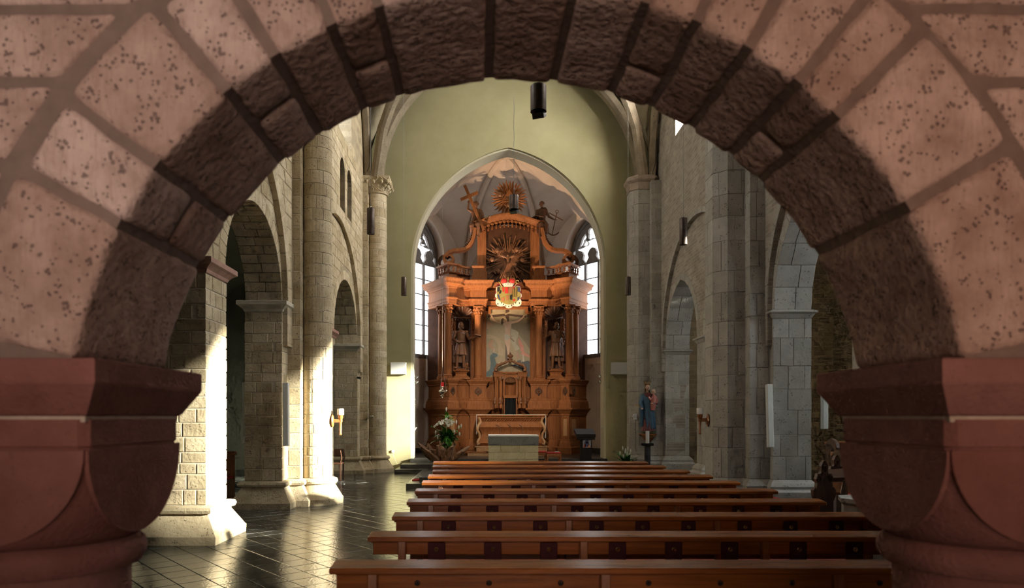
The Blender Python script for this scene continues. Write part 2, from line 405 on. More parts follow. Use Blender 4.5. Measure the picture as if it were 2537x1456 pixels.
def masonry(parent, plan, zs, blen, m, core_m, closed=True, bev=.010, joint=.008, facing=.05, name='stone', core_name='core', jit=.003, lmin=.14, seed=1):
    """coursed blocks wrapped round a plan outline; only blocks that face the nave are cut one by one"""
    rnd = random.Random(seed)
    at, cum = plan_tools(plan, closed); T = cum[-1]; corners = cum[:-1] if closed else cum[1:-1]
    co = MB(); co.sweep(plan, [(-.009, zs[0]), (-.009, zs[-1])], closed, cap=closed); co.build(core_name, core_m, parent)
    cnt = 0
    for ci in range(len(zs)-1):
        z0, z1 = zs[ci]+joint/2, zs[ci+1]-joint/2
        s_ = rnd.uniform(0, blen); st = [s_]
        while st[-1] < s_+T-lmin*2:
            st.append(st[-1]+blen*rnd.uniform(.55, 1.45))
        if closed: st[-1] = s_+T
        else: st = [0]+[x for x in st if lmin < x < T-lmin]+[T]
        # keep joints off the corners
        st2 = []
        for x in st:
            for c in corners+[T+c for c in corners]:
                if len(corners) < 20 and abs(x-c) < lmin*.7: x = c+lmin*(.9 if ci % 2 else -.9)
            st2.append(x)
        if closed: st2[-1] = st2[0]+T
        for a, b in zip(st2[:-1], st2[1:]):
            a += joint/2; b -= joint/2
            if b-a < .05: continue
            mid, nn = at((a+b)/2, 0); vis = False
            for q in (a+.02, (a+b)/2, b-.02):
                pq, nq = at(q, 0)
                if nq.dot((Vector((0, 0))-pq).normalized()) > -facing: vis = True
            if not vis: continue
            stn = [a, a+bev]+[c+k*T for k in (0, 1) for c in corners if a+bev*1.5 < c+k*T < b-bev*1.5]+[b-bev, b]
            stn.sort(); pr = rnd.uniform(-jit, jit)
            mb = MB(); n = len(stn); vs_ = []
            for i, s_i in enumerate(stn):
                end = i in (0, n-1); o = -bev if end else pr
                for off, z in ((-bev, z0), (o, z0+(0 if end else bev)), (o, z1-(0 if end else bev)), (-bev, z1)):
                    q, _ = at(s_i, off+(0 if end else rnd.uniform(-.0015, .0015) if off > -bev else 0)); vs_.append((q.x, q.y, z))
            fs = [[i*4+j, (i+1)*4+j, (i+1)*4+j+1, i*4+j+1] for i in range(n-1) for j in range(3)]
            mb.add(vs_, fs); mb.build(name, m, parent); cnt += 1
    return cnt
def courses(z0, z1, h, seed=3):
    r = random.Random(seed); n = max(1, round((z1-z0)/h)); w_ = [r.uniform(.8, 1.2) for _ in range(n)]; t = sum(w_); out = [z0]
    for x in w_: out.append(out[-1]+(z1-z0)*x/t)
    return out
def wall_stone(parent, q, fn, m, rnd, bev=.012, name='stone'):
    """q = four (u, z) corners, fn(u, z, out)"""
    c = (sum(p[0] for p in q)/4, sum(p[1] for p in q)/4); pr = rnd.uniform(.0, .007)
    inner = []
    for u, z in q:
        du, dz = c[0]-u, c[1]-z; l = math.hypot(du, dz) or 1
        inner.append((u+math.copysign(min(bev, abs(du)*.6), du), z+math.copysign(min(bev, abs(dz)*.6), dz)))
    vs_ = [fn(u, z, -.004) for u, z in q]+[fn(u, z, .006+pr) for u, z in inner]
    fs = [[4, 5, 6, 7]]+[[i, (i+1) % 4, 4+(i+1) % 4, 4+i] for i in range(4)]
    mb = MB(); mb.add(vs_, fs); return mb.build(name, m, parent)
def wall_courses(parent, u0, u1, zs, blen, holes, fn, m, seed=2, joint=.012, lim=None, name='stone'):
    """coursed stones on a flat wall; holes(z) -> list of (ua, ub) blocked at height z; lim(z) -> allowed (ua, ub)"""
    rnd = random.Random(seed); n = 0
    for ci in range(len(zs)-1):
        z0, z1 = zs[ci]+joint/2, zs[ci+1]-joint/2
        def free(z):
            a, b = (u0, u1) if lim is None else lim(z)
            hs = sorted(h for h in holes(z) if h[1] > a and h[0] < b); iv, s_ = [], a
            for h in hs:
                iv.append((s_, h[0])); s_ = h[1]
            iv.append((s_, b)); return iv
        f0, f1 = free(z0), free(z1)
        if len(f0) != len(f1):                              # the crown of an arch lies inside this course
            f0 = f1 = (f0 if len(f0) > len(f1) else f1)
        for (a0, b0), (a1, b1) in zip(f0, f1):
            L0 = min(b0-a0, b1-a1)
            if max(b0-a0, b1-a1) < .08: continue
            k = max(1, round(max(b0-a0, b1-a1)/blen)); cuts = [0]+sorted((i+rnd.uniform(-.28, .28)+(.25 if ci % 2 else -.25))/k for i in range(1, k))+[1]
            for t0, t1 in zip(cuts[:-1], cuts[1:]):
                q = [(a0+(b0-a0)*t0+joint/2, z0), (a0+(b0-a0)*t1-joint/2, z0), (a1+(b1-a1)*t1-joint/2, z1), (a1+(b1-a1)*t0+joint/2, z1)]
                if q[1][0]-q[0][0] < .02 and q[2][0]-q[3][0] < .02: continue
                if q[1][0] < q[0][0]: q[1] = q[0] = ((q[0][0]+q[1][0])/2, z0)
                if q[2][0] < q[3][0]: q[2] = q[3] = ((q[2][0]+q[3][0])/2, z1)
                wall_stone(parent, q, fn, m, rnd, name=name); n += 1
    return n
def arc(cx, cz, r, a0, a1, n): return [(cx+r*math.cos(a0+(a1-a0)*i/n), cz+r*math.sin(a0+(a1-a0)*i/n)) for i in range(n+1)]
def pointed(c, half, z0, zs, rise, n=10):
    """outline of a pointed opening (u, z): from bottom left up and over to bottom right"""
    R = (half*half+rise*rise)/(2*half); out = [(c-half, z0)]
    a1 = math.atan2(rise, R-half)
    L_ = [(c-half+R-R*math.cos(a1*i/n), zs+R*math.sin(a1*i/n)) for i in range(n+1)]
    out += L_; out += [(2*c-u, z) for u, z in L_[::-1][1:]]+[(c+half, z0)]
    return out
def rounded(c, half, z0, zs, n=20): return [(c+half, z0)]+arc(c, zs, half, 0, PI, n)+[(c-half, z0)]

# ------------------------------------------------------------------ front arch in the foreground
AX, AZ, AR = .10, 1.635, 1.325; Y0, Y1 = 2.0, 2.58
SPR = 1.86
wf = MB()
a_s = math.asin((SPR-AZ)/(AR+.014))
loop = [(-6, 0), (-1.95, 0), (-1.95, SPR)]+arc(AX, AZ, AR+.014, PI-a_s, a_s, 48)+[(2.14, SPR), (2.14, 0), (6.6, 0), (6.6, 13.6), (-6, 13.6)]  # sides out of view are kept solid down to the floor to block light
wf.plate([loop], 0, 1, lambda u, v, w_: (u, Y0+.014 if w_ > .5 else Y1-.014, v))
wall_front = wf.build('wall_front', FRONTM); tag(wall_front, 'pink brown sandstone wall with the wide round arch nearest the camera', None, None, 'structure')
def rough_stone(parent, fn, dims, m, n=7, r=.02, amp=.007, name='voussoir', seed=0):
    """rounded block with a hewn surface; fn maps unit cube coordinates, dims are its rough sizes in metres"""
    vs_, fs, key = [], [], {}
    rr = [min(.45, r/d*2) for d in dims]
    nn = [max(2, min(n, round(d/.05))) for d in dims]
    def vert(p):
        k = tuple(round(x, 5) for x in p)
        if k in key: return key[k]
        q = [max(-(1-rr[i]), min(1-rr[i], p[i])) for i in range(3)]
        d = [(p[i]-q[i])/rr[i] for i in range(3)]; l = math.sqrt(sum(x*x for x in d))
        if l > 1: pp = [q[i]+rr[i]*d[i]/l for i in range(3)]
        else: pp = list(p)
        w_ = Vector(fn(*[(x+1)/2 for x in pp]))
        nz = noise.noise_vector(w_*9+Vector((seed*3.1, 0, 0)))*amp+noise.noise_vector(w_*34)*amp*.4
        key[k] = len(vs_); vs_.append(w_+nz); return key[k]
    for ax in range(3):
        o1, o2 = [i for i in range(3) if i != ax]
        def grid(k, N): return [-1]+[-(1-rr[k])+2*(1-rr[k])*i/(N-2) for i in range(N-1)]+[1] if N > 2 else [-1, -(1-rr[k]), (1-rr[k]), 1]
        g1, g2 = grid(o1, nn[o1]+1), grid(o2, nn[o2]+1)
        for sg in (-1, 1):
            for i in range(len(g1)-1):
                for j in range(len(g2)-1):
                    q = []
                    for a, b in ((i, j), (i+1, j), (i+1, j+1), (i, j+1)):
                        p = [0, 0, 0]; p[ax] = sg; p[o1] = g1[a]; p[o2] = g2[b]; q.append(vert(p))
                    fs.append(q if (sg > 0) ^ (ax == 1) else q[::-1])
    mb = MB(); mb.add(vs_, fs); return mb.build(name, m, parent, smooth='all')
JN = [9.8, 30.7, 45.4, 51.8, 59.5, 66.8, 73.6, 83.0, 93.5, 108, 114.3, 122.5, 130, 143, 151.7, 170.2]
SPLIT = {2: .55, 5: .6, 9: .5, 11: .42, 13: .5, 3: None}
rv = random.Random(5)
for i in range(len(JN)-1):
    a0, a1 = math.radians(JN[i]), math.radians(JN[i+1]); g = .012/AR
    a0 += g; a1 -= g; ro = AR+.345+rv.uniform(-.03, .03)
    ro = min(ro, AR+.36)
    dep = SPLIT.get(i)
    for y0, y1 in ([(Y0, Y1)] if not dep else [(Y0, Y0+(Y1-Y0)*dep-.011), (Y0+(Y1-Y0)*dep+.011, Y1)]):
        fn = lambda u, v, w_, a0=a0, a1=a1, ro=ro, y0=y0, y1=y1: (AX+(AR+(ro-AR)*v)*math.cos(a0+(a1-a0)*u), y0+(y1-y0)*w_, AZ+(AR+(ro-AR)*v)*math.sin(a0+(a1-a0)*u))
        rough_stone(wall_front, fn, ((a1-a0)*AR, ro-AR, y1-y0), FRONT, n=12, r=.022, seed=i)
# coursed wall stones round the arch ring
RO = AR+.385
zc = [1.86, 2.16, 2.44, 2.685, 2.90, 3.16]
for ci in range(len(zc)-1):
    za, zb = zc[ci]+.012, zc[ci+1]-.012
    hw = [math.sqrt(max(RO*RO-(z-AZ)**2, 0)) if z-AZ < RO else 0 for z in (za, zb)]
    for sg in (-1, 1):
        ua, ub = AX+sg*hw[0], AX+sg*hw[1]; far = AX+sg*2.6
        if ci % 2: cut = [0, .34, 1]
        else: cut = [0, .5, 1]
        for t0, t1 in zip(cut[:-1], cut[1:]):
            def fn(u, v, w_, t0=t0, t1=t1, ua=ua, ub=ub, za=za, zb=zb, far=far):
                k = t0+(t1-t0)*(.015+.97*u); xb = ua+(ub-ua)*v
                return (xb+(far-xb)*k, Y0+.004+.2*w_, za+(zb-za)*v)
            rough_stone(wall_front, fn, (abs(far-ua)*(t1-t0), zb-za, .2), FRONT, n=10, r=.02, seed=40+ci, name='stone')

def front_capital(cx, cy, label):
    t = thing('arch_column', label, 'column', (cx, cy, 0), 'foreground arch columns')
    sq = lambda h: [(cx-h, cy-h), (cx+h, cy-h), (cx+h, cy+h), (cx-h, cy+h)]
    mb = MB(); mb.sweep(sq(.30), [(0, 1.700), (.006, 1.705), (.058, 1.790), (.060, 1.797), (.060, 1.858), (.056, 1.862)], True, True); mb.build('abacus', REDS, t)
    mb = MB(); mb.sweep(sq(.30), [(-.006, 1.682), (-.004, 1.703)], True, True); mb.build('mortar_joint', REDM, t)
    mb = MB(); n = 72; rings = []
    zz = [1.300+(1.60-1.300)*i/14 for i in range(15)]+[1.602, 1.607, 1.612, 1.69]
    for z in zz:
        uu = max(0, (1.60-z)/.285); rr = (.300-.012*min(1, uu*4))*math.sqrt(max(.2, 2-uu*uu)) if z > 1.315 else .30-.038*(1.315-z)/.015; h = .300-(.005 if 1.601 < z < 1.611 else 0)
        rings.append([(cx+min(h/max(abs(math.cos(a)), abs(math.sin(a))), rr)*math.cos(a), cy+min(h/max(abs(math.cos(a)), abs(math.sin(a))), rr)*math.sin(a), z) for a in [2*PI*(j+.5)/n for j in range(n)]])
    mb.loft(rings); mb.build('cushion', REDS, t, smooth=True)
    for dx, dy in ((0, -1), (1, 0), (-1, 0), (0, 1)):               # the flat half-round shields of the cushion
        sh = [(.296, 1.600)]+[(.296*math.cos(q), 1.600-.278*math.sin(q)) for q in [PI*k/28 for k in range(1, 28)]]+[(-.296, 1.600)]
        mb = MB(); mb.plate([sh], .290, .304, lambda u, v, w_: (cx+dx*w_-dy*u, cy+dy*w_+dx*u, v)); mb.build('shield', REDS, t)
    mb = MB(); mb.lathe([(.25, 1.205), (.278, 1.212), (.293, 1.235), (.296, 1.258), (.290, 1.282), (.272, 1.300), (.255, 1.306)], (cx, cy, 0), 56); mb.build('neck_ring', REDS, t, smooth=True)
    mb = MB(); mb.lathe([(.252, .26), (.248, .7), (.246, 1.21)], (cx, cy, 0), 56); mb.build('shaft', REDS, t, smooth=True)
    mb = MB(); mb.box(cx-.36, cx+.36, cy-.36, cy+.36, 0, .12, .01); mb.lathe([(.35, .12), (.36, .15), (.34, .18), (.30, .2), (.31, .23), (.27, .26), (.25, .27)], (cx, cy, 0), 48); mb.build('base', REDS, t, smooth=True)
front_capital(-1.445, 2.26, 'red sandstone column with cushion capital carrying the left end of the near arch')
front_capital(1.636, 2.26, 'red sandstone column with cushion capital carrying the right end of the near arch')

# ------------------------------------------------------------------ porch behind the camera
mb = MB()
mb.box(-3.4, 3.6, -3.6, -3.4, 0, 4.4, 0); mb.box(-3.4, -3.2, -3.4, 2.0, 0, 4.4, 0); mb.box(3.4, 3.6, -3.4, 2.0, 0, 4.4, 0); mb.box(-3.4, 3.6, -3.6, 2.05, 4.3, 4.5, 0)
tag(mb.build('wall_porch', mat('porch_plaster', (.20,.13,.10), (.26,.17,.13), 2, .95)), 'brown plaster porch behind the camera', None, None, 'structure')

# ------------------------------------------------------------------ floor
NAVE_C = .76
mb = MB(); mb.box(-8.6, 11.6, -3.6, 28.6, -.25, -.006, 0)
floor = tag(mb.build('floor', SLATEM), 'dark slate floor laid diagonally across the nave', None, None, 'structure')
ts, ang = .305, math.radians(41)
ca, sa = math.cos(ang), math.sin(ang); tiles = []
for i in range(-75, 75):
    for j in range(-75, 75):
        cx, cy = (i*ca-j*sa)*ts, 11+(i*sa+j*ca)*ts
        if not (-8.3 < cx < 10.9 and 2.75 < cy < 21.6): continue
        px = CX+F*cx/cy; py = CY+F*EYE/cy
        seen = 330 < px < 1090 and cx < -.6 and py < 1500 and cx > -6.5
        tiles.append((0 if seen else 1, cy, cx, i, j))
tiles.sort()
def tile(mb, cx, cy, rnd):
    h = ts/2-.0035; dz = rnd.uniform(-.0006, .0006); tx, ty = rnd.uniform(-.0045, .0045), rnd.uniform(-.0045, .0045); b = .004; vs_ = []
    for hh, z in ((h, -.006), (h-b*.3, -.0015), (h-b, 0)):
        for sx, sy in ((-1,-1),(1,-1),(1,1),(-1,1)):
            lx, ly = sx*hh, sy*hh; vs_.append((cx+lx*ca-ly*sa, cy+lx*sa+ly*ca, z+dz+lx*tx+ly*ty))
    mb.add(vs_, [[8,9,10,11]]+[[k*4+i, k*4+(i+1) % 4, k*4+4+(i+1) % 4, k*4+4+i] for k in (0, 1) for i in range(4)])
rt = random.Random(8)
rest = MB()
for k, (sn, cy, cx, i, j) in enumerate(tiles):
    if k < 300: mb = MB(); tile(mb, cx, cy, rt); mb.build('tile', SLATE, floor)
    else: tile(rest, cx, cy, rt)
tag(rest.build('tile_field', SLATE, floor), None, None, None, 'stuff')

# ------------------------------------------------------------------ left arcade
LX0, LX1, LXU = -4.41, -3.75, -3.65          # aisle face, pier face, upper wall face
SPL = 3.82
ARCH_L = [(7.58, 1.56), (11.235, 1.365), (15.35, 1.15), (18.55, 1.55)]        # centre Y, half span
L_piers = [('P0', 9.16, 9.87)]
def lmap(xo): return lambda u, v, w_: (xo+w_, u, v)
mb = MB()
outer = [(2.56, 0)]
for c, h in ARCH_L: outer += rounded(c, h+.05, 0, SPL)[::-1]
outer += [(21.6, 0), (21.6, 13.6), (2.56, 13.6)]
CLW = [(10.2, .8), (17.9, .8)]
lan = [pointed(17.55, .30, 7.0, 8.0, .34), pointed(18.45, .30, 7.0, 8.0, .34)]
clw = [pointed(c, h, 8.95, 11.0, 1.0) for c, h in CLW]
mb.plate([outer]+clw+lan, LX0, LX1, lambda u, v, w_: (w_, u, v))
wall_left = tag(mb.build('wall_left', BRICKL), 'beige tuff arcade wall with round arches on the left of the nave', None, None, 'structure')
# upper wall face with the large blind arches
BA = [(9.65, 3.0), (17.15, 2.95)]
def bl(c, h): return rounded(c, h, 3.0, 3.75, 30)
mb = MB(); mb.plate([[(2.56, 3.0)]+bl(*BA[0])[::-1]+bl(*BA[1])[::-1]+[(21.5, 3.0), (21.5, 13.6), (2.56, 13.6)]]+clw+lan, LX1, LXU, lambda u, v, w_: (w_, u, v))
upper_left = mb.build('upper_wall', BRICKL, wall_left)
def arch_hole(c, h, t=0):
    def f(z):
        if z <= SPL: return (c-h-t, c+h+t)
        r = h+t; d = z-SPL
        return (c-math.sqrt(r*r-d*d), c+math.sqrt(r*r-d*d)) if d < r else None
    return f
def holes_of(fs): return lambda z: [x for x in (f(z) for f in fs) if x]
def blind_lim(c, h):
    def f(z):
        if z <= 3.75: return (c-h, c+h)
        d = z-3.75; k = math.sqrt(max(h*h-d*d, .0001)); return (c-k, c+k)
    return f
fL = lambda u, z, o: (LX1+o, u, z)
fU = lambda u, z, o: (LXU+o, u, z)
zs = courses(SPL+.05, 6.65, .235, 4)
wall_courses(wall_left, 0, 0, zs, .44, holes_of([arch_hole(c, h, .27) for c, h in ARCH_L[2:]]), fL, TUFF, 3, lim=blind_lim(*BA[1]))
wall_courses(wall_left, 0, 0, zs, .44, holes_of([arch_hole(c, h, .27) for c, h in ARCH_L[:2]]), fL, TUFF, 5, lim=blind_lim(*BA[0]))
def up_hole(z):
    out = []
    for c, h in BA:
        if z < 3.75+h-.02: k = h if z < 3.75 else math.sqrt(h*h-(z-3.75)**2); out.append((c-k, c+k))
    for c in (17.55, 18.45):
        if 7.0 < z < 8.33: out.append((c-.32, c+.32))
    return out
wall_courses(upper_left, 14.1, 20.35, courses(4.2, 8.9, .25, 6), .52, up_hole, fU, TUFF, 9)
wall_courses(upper_left, 9.7, 12.9, courses(4.4, 8.0, .25, 7), .55, up_hole, fU, TUFF, 10)
# arch rings: voussoirs with the brick-like soffit
def ring(parent, c, half, zs_, x0, x1, face, m, n, cols, t=.25, name='voussoir', seed=0):
    r_ = random.Random(seed)
    for i in range(n):
        a0, a1 = PI*i/n, PI*(i+1)/n; g = .005/half
        cuts = [0, 1]
        if cols > 1: cuts = [0]+sorted((k+r_.uniform(-.2, .2)+(.22 if i % 2 else -.22))/cols for k in range(1, cols))+[1]
        for k in range(len(cuts)-1):
            xa, xb = x0+(x1-x0)*cuts[k]+.004, x0+(x1-x0)*cuts[k+1]-.004
            if k == len(cuts)-2: xb = x1+.008*face
            if k == 0: xa = x0-.008*face
            mb = MB(); dr = r_.uniform(-.006, .006)
            mb.box(a0+g, a1-g, half+dr, half+t, xa, xb, .006, lambda a, r, x: (x, c+r*math.cos(a), zs_+r*math.sin(a)))
            mb.build(name, m, parent)
for k, (c, h) in enumerate(ARCH_L): ring(wall_left, c, h, SPL, LX0, LX1, 1, TUFF, [15, 25, 13, 17][k], [1, 2, 1, 2][k], seed=k)
# blind arch soffit stones (thin ring along the arch edge)
for c, h in BA:
    n = 30
    for i in range(n):
        a0, a1 = PI*i/n, PI*(i+1)/n
        mb = MB(); mb.box(a0+.0015, a1-.0015, h-.004, h+.26, LX1-.01, LXU+.012, .006, lambda a, r, x, c=c: (x, c+r*math.cos(a), 3.75+r*math.sin(a)))
        mb.build('arch_stone', TUFF, wall_left)

BASEP = [(.21, 0), (.215, .11), (.20, .125), (.055, .365), (.05, .385), (.095, .40), (.11, .44), (.095, .48), (.05, .495), (.0, .50)]
def rectp(x0, x1, y0, y1): return [(x0, y0), (x1, y0), (x1, y1), (x0, y1)]
def impost(parent, plan, z, m, o=.12):
    mb = MB(); mb.sweep(plan, [(0, z-.20), (.012, z-.19), (.03, z-.15), (.085, z-.10), (o-.012, z-.085), (o, z-.075), (o, z-.012), (o-.012, z)], True, True)
    mb.build('impost', m, parent)
# free-standing pier nearest on the left
t = thing('pier', 'sunlit square tuff pier with a reddish impost nearest on the left', 'pier', (-4.08, 9.5, 0))
pl = rectp(LX0-.012, LX1+.014, 9.148, 9.882)
masonry(t, pl, courses(.5, SPL-.2, .185, 2), .30, TUFF, TUFFM, seed=3)
mb = MB(); mb.sweep(pl, BASEP, True); mb.build('base', TUFF, t, smooth=True)
impost(t, pl, SPL, REDIMP)
# compound piers with an engaged round column
def circle(cx, cy, r, n=28): return [(cx+r*math.cos(2*PI*i/n), cy+r*math.sin(2*PI*i/n)) for i in range(n)]
def left_pier(y0, y1, yc, lab_p, lab_c, s_):
    t = thing('pier', lab_p, 'pier', (-4.05, (y0+y1)/2, 0))
    pl = rectp(LX0-.012, LX1+.014, y0-.012, y1)
    n1 = masonry(t, pl, courses(.5, SPL-.2, .20, s_), .34, TUFF, TUFFM, seed=s_)
    pp = rectp(LX1-.1, -3.5, yc-.44, yc+.44)
    masonry(t, pp, courses(.5, 8.75, .28, s_+1), .5, TUFF, TUFFM, core_name='pilaster_core', seed=s_+1)
    for p_ in (pl, pp):
        mb = MB(); mb.sweep(p_, BASEP, True); mb.build('base', TUFF, t, smooth=True)
    impost(t, pl, SPL, WHITESTONE)
    t2 = thing('column', lab_c, 'column', (-3.29, yc, 0))
    masonry(t2, circle(-3.29, yc, .297), courses(.5, 8.45, .222, s_+2), .36, TUFF, TUFFM, seed=s_+2, bev=.007, facing=.1)
    mb = MB(); mb.sweep(circle(-3.29, yc, .297, 40), BASEP, True); mb.build('base', TUFF, t2, smooth=True)
    return t, t2
pA, cA = left_pier(12.6, 14.2, 13.4, 'tuff arcade pier with a pale impost behind the tall sunlit round column', 'tall round tuff column with a candle sconce on the left', 20)
pB, cB = left_pier(20.1, 21.6, 20.9, 'far left tuff arcade pier beside the chancel arch', 'far left round tuff column with a carved leafy capital', 30)
pC, cC = left_pier(4.4, 6.0, 5.2, 'left tuff pier hidden behind the near arch', 'left round column hidden behind the near arch', 40)
def carved_capital(t, cx, cy, z0, z1, r, m, seed):
    rnd = random.Random(seed); h = r*1.25; zm = z0+(z1-z0)*.62
    mb = MB(); mb.lathe([(r+.005, z0-.03), (r+.045, z0-.015), (r+.05, z0+.02), (r+.01, z0+.04)], (cx, cy, 0), 36); mb.build('neck_ring', m, t, smooth=True)
    mb = MB(); n = 40; rings = []
    for i in range(7):
        k = i/6; z = z0+.03+(zm-z0-.03)*k; rr = r+(h*1.414-r)*k*k
        rings.append([(cx+min(h/max(abs(math.cos(a)), abs(math.sin(a))), rr)*math.cos(a), cy+min(h/max(abs(math.cos(a)), abs(math.sin(a))), rr)*math.sin(a), z) for a in [2*PI*(j+.5)/n for j in range(n)]])
    mb.loft(rings); mb.build('bell', m, t, smooth=True)
    sq = rectp(cx-h, cx+h, cy-h, cy+h)
    mb = MB(); mb.sweep(sq, [(0, zm), (.01, zm+.01), (.05, z1-.08), (.06, z1-.07), (.06, z1)], True, True); mb.build('abacus', m, t)
    for sx, sy in ((1, 0), (0, -1)):                            # interlaced leaf carving on the two faces in view
        mb = MB()
        for k in range(5):
            pts = []; u0 = -h*.8+k*h*.4
            for q in range(9):
                f = q/8; u = u0+.09*math.sin(f*PI*2+k); zz = z0+.06+(z1-z0-.1)*f; o = h*(.72+.3*min(1, f*1.5))+(.02 if f < .6 else .055)
                pts.append((cx+sx*o+(0 if sx else u), cy+sy*o+(0 if sy else u), zz))
            mb.tube(pts, .018, 6)
            mb.ball(pts[5], (.045, .045, .06), 8, 5); mb.ball(pts[3], (.04, .04, .05), 8, 5)
        mb.build('leaf_carving', m, t, smooth=True)
for c_, y_, s_ in ((cA, 13.4, 1), (cB, 20.9, 2), (cC, 5.2, 3)):
    carved_capital(c_, -3.29, y_, 8.45, 8.92, .297, TUFF, s_)
# slim round mid column of the far left bay
t = thing('column', 'slim round column with a red impost between the far left arches', 'column', (-4.08, 16.75, 0))
masonry(t, circle(-4.06, 16.75, .22), courses(.52, 3.2, .3, 5), .35, TUFF, TUFFM, seed=6, bev=.006)
mb = MB(); mb.box(-4.42, -3.70, 16.4, 17.1, 0, .16, .012); mb.lathe([(.36, .16), (.37, .22), (.33, .28), (.28, .33), (.30, .40), (.25, .47), (.222, .53)], (-4.06, 16.75, 0), 36); mb.build('base', TUFF, t, smooth=True)
mb = MB(); rings = []
for z, k in ((3.2, 0), (3.3, .15), (3.4, .45), (3.5, .8), (3.6, 1), (3.64, 1)):
    rr = .23+(.48-.23)*k; rings.append([(-4.06+min(.33/max(abs(math.cos(a)), abs(math.sin(a))), rr)*math.cos(a), 16.75+min(.33/max(abs(math.cos(a)), abs(math.sin(a))), rr)*math.sin(a), z) for a in [2*PI*(j+.5)/32 for j in range(32)]])
mb.loft(rings); mb.build('capital', TUFF, t, smooth=True)
impost(t, rectp(-4.42, -3.72, 16.45, 17.05), SPL, REDIMP, .07)

# ------------------------------------------------------------------ right arcade (pointed, grey ashlar and small brick)
RX1, RX0, RXU = 5.35, 6.02, 5.25
SPR_R = 3.66
ARCH_R = [(7.55, 1.55, 1.75), (11.235, 1.34, 1.8), (15.35, 1.12, 1.7), (18.6, 1.46, 1.75)]
outer = [(2.56, 0)]
for c, h, r in ARCH_R: outer += pointed(c, h+.03, 0, SPR_R, r)
outer += [(21.6, 0), (21.6, 13.6), (2.56, 13.6)]
clwR = [pointed(c, h, 9.4, 11.0, 1.0) for c, h in ((10.2, .7), (18.0, .75))]
mb = MB(); mb.plate([outer]+clwR, RX1, RX0, lambda u, v, w_: (w_, u, v))
wall_right = tag(mb.build('wall_right', BRICKR), 'grey brick arcade wall with pointed arches on the right of the nave', None, None, 'structure')
BAR = [(9.28, 3.37), (17.15, 2.95)]
def blr(c, h): return [(c-h, 3.0)]+[(c+h*math.cos(a), 3.75+2.95*math.sin(a)) for a in [PI-PI*i/30 for i in range(31)]]+[(c+h, 3.0)]
mb = MB(); mb.plate([[(2.56, 3.0)]+blr(*BAR[0])+blr(*BAR[1])+[(21.5, 3.0), (21.5, 13.6), (2.56, 13.6)]]+clwR, RXU, RX1, lambda u, v, w_: (w_, u, v))
mb.build('upper_wall', BRICKR, wall_right)
def pring(parent, c, half, zs_, rise, x0, x1, m, n, t=.20, seed=0):
    """cut stones of a pointed arch, both sides"""
    R = (half*half+rise*rise)/(2*half); amax = math.atan2(rise, R-half); rnd = random.Random(seed)
    for sg in (-1, 1):
        ctr = c-sg*half+sg*R*0+(sg*(half-R)+sg*half)*0
        ctr = c+sg*(half-R)
        for i in range(n):
            a0, a1 = amax*i/n, amax*(i+1)/n; g = .004/R; cut = .5+rnd.uniform(-.2, .2)
            for xa, xb in ((x0-.012, x0+(x1-x0)*cut-.004), (x0+(x1-x0)*cut+.004, x1+.01)):
                mb = MB(); mb.box(a0+g, a1-g, R, R+t, xa, xb, .007, lambda a, r, x: (x, ctr+sg*r*math.cos(a), zs_+r*math.sin(a)))
                mb.build('voussoir', m, parent)
for k, (c, h, r) in enumerate(ARCH_R): pring(wall_right, c, h, SPR_R, r, RX1, RX0, GREY, 6, seed=k)
for c, h in BAR:
    for i in range(26):
        a0, a1 = PI*i/26, PI*(i+1)/26
        mb = MB(); mb.box(a0+.002, a1-.002, 0, .14, RXU-.012, RX1+.01, .005, lambda a, r, x, c=c, h=h: (x, c+(h+r)*math.cos(a), 3.75+(2.95+r)*math.sin(a)))
        mb.build('arch_stone', GREY, wall_right)
BASEG = [(.16, 0), (.16, .30), (.145, .315), (.10, .34), (.09, .36), (.10, .40), (.06, .46), (.02, .50), (0, .52)]
def impost_r(parent, plan, z):
    mb = MB(); mb.sweep(plan, [(0, z-.16), (.01, z-.15), (.05, z-.08), (.085, z-.06), (.09, z-.045), (.085, z-.03), (.02, z)], True, True); mb.build('impost', GREY, parent)
def right_pier(y0, y1, yc, lab_p, lab_c, s_, cap=True):
    t = thing('pier', lab_p, 'pier', (5.7, (y0+y1)/2, 0))
    pl = rectp(RX1-.014, RX0+.012, y0-.012, y1)
    masonry(t, pl, courses(.52, SPR_R-.16, .40, s_), .46, GREY, GREYM, seed=s_, bev=.006, joint=.006)
    pp = rectp(4.96, RX1+.1, yc-.66, yc+.66)
    masonry(t, pp, courses(.52, 8.7, .46, s_+1), .8, GREY, GREYM, core_name='pilaster_core', seed=s_+1, bev=.006, joint=.006)
    for p_ in (pl, pp):
        mb = MB(); mb.sweep(p_, BASEG, True); mb.build('base', GREY, t)
    impost_r(t, pl, SPR_R)
    t2 = thing('column', lab_c, 'column', (4.84, yc, 0))
    h, c = .43, .215; cx = 4.84
    oc = [(cx-h, yc-h+c), (cx-h+c, yc-h), (cx+h-c, yc-h), (cx+h, yc-h+c), (cx+h, yc+h-c), (cx+h-c, yc+h), (cx-h+c, yc+h), (cx-h, yc+h-c)]
    masonry(t2, oc, courses(.52, 8.5, .47, s_+2), .62, GREY, GREYM, seed=s_+2, bev=.006, joint=.006)
    mb = MB(); mb.sweep(oc, BASEG, True); mb.build('base', GREY, t2)
    mb = MB(); mb.sweep(oc, [(0, 8.5), (.02, 8.52), (.02, 8.58), (.005, 8.6), (.03, 8.72), (.08, 8.78), (.09, 8.80), (.09, 8.88), (.06, 8.92)], True, True); mb.build('capital', CAPST, t2)
    return t, t2
rA, rcA = right_pier(12.6, 14.2, 13.4, 'grey ashlar arcade pier with a moulded impost on the right', 'tall grey eight-sided column with a candle sconce on the right', 50)
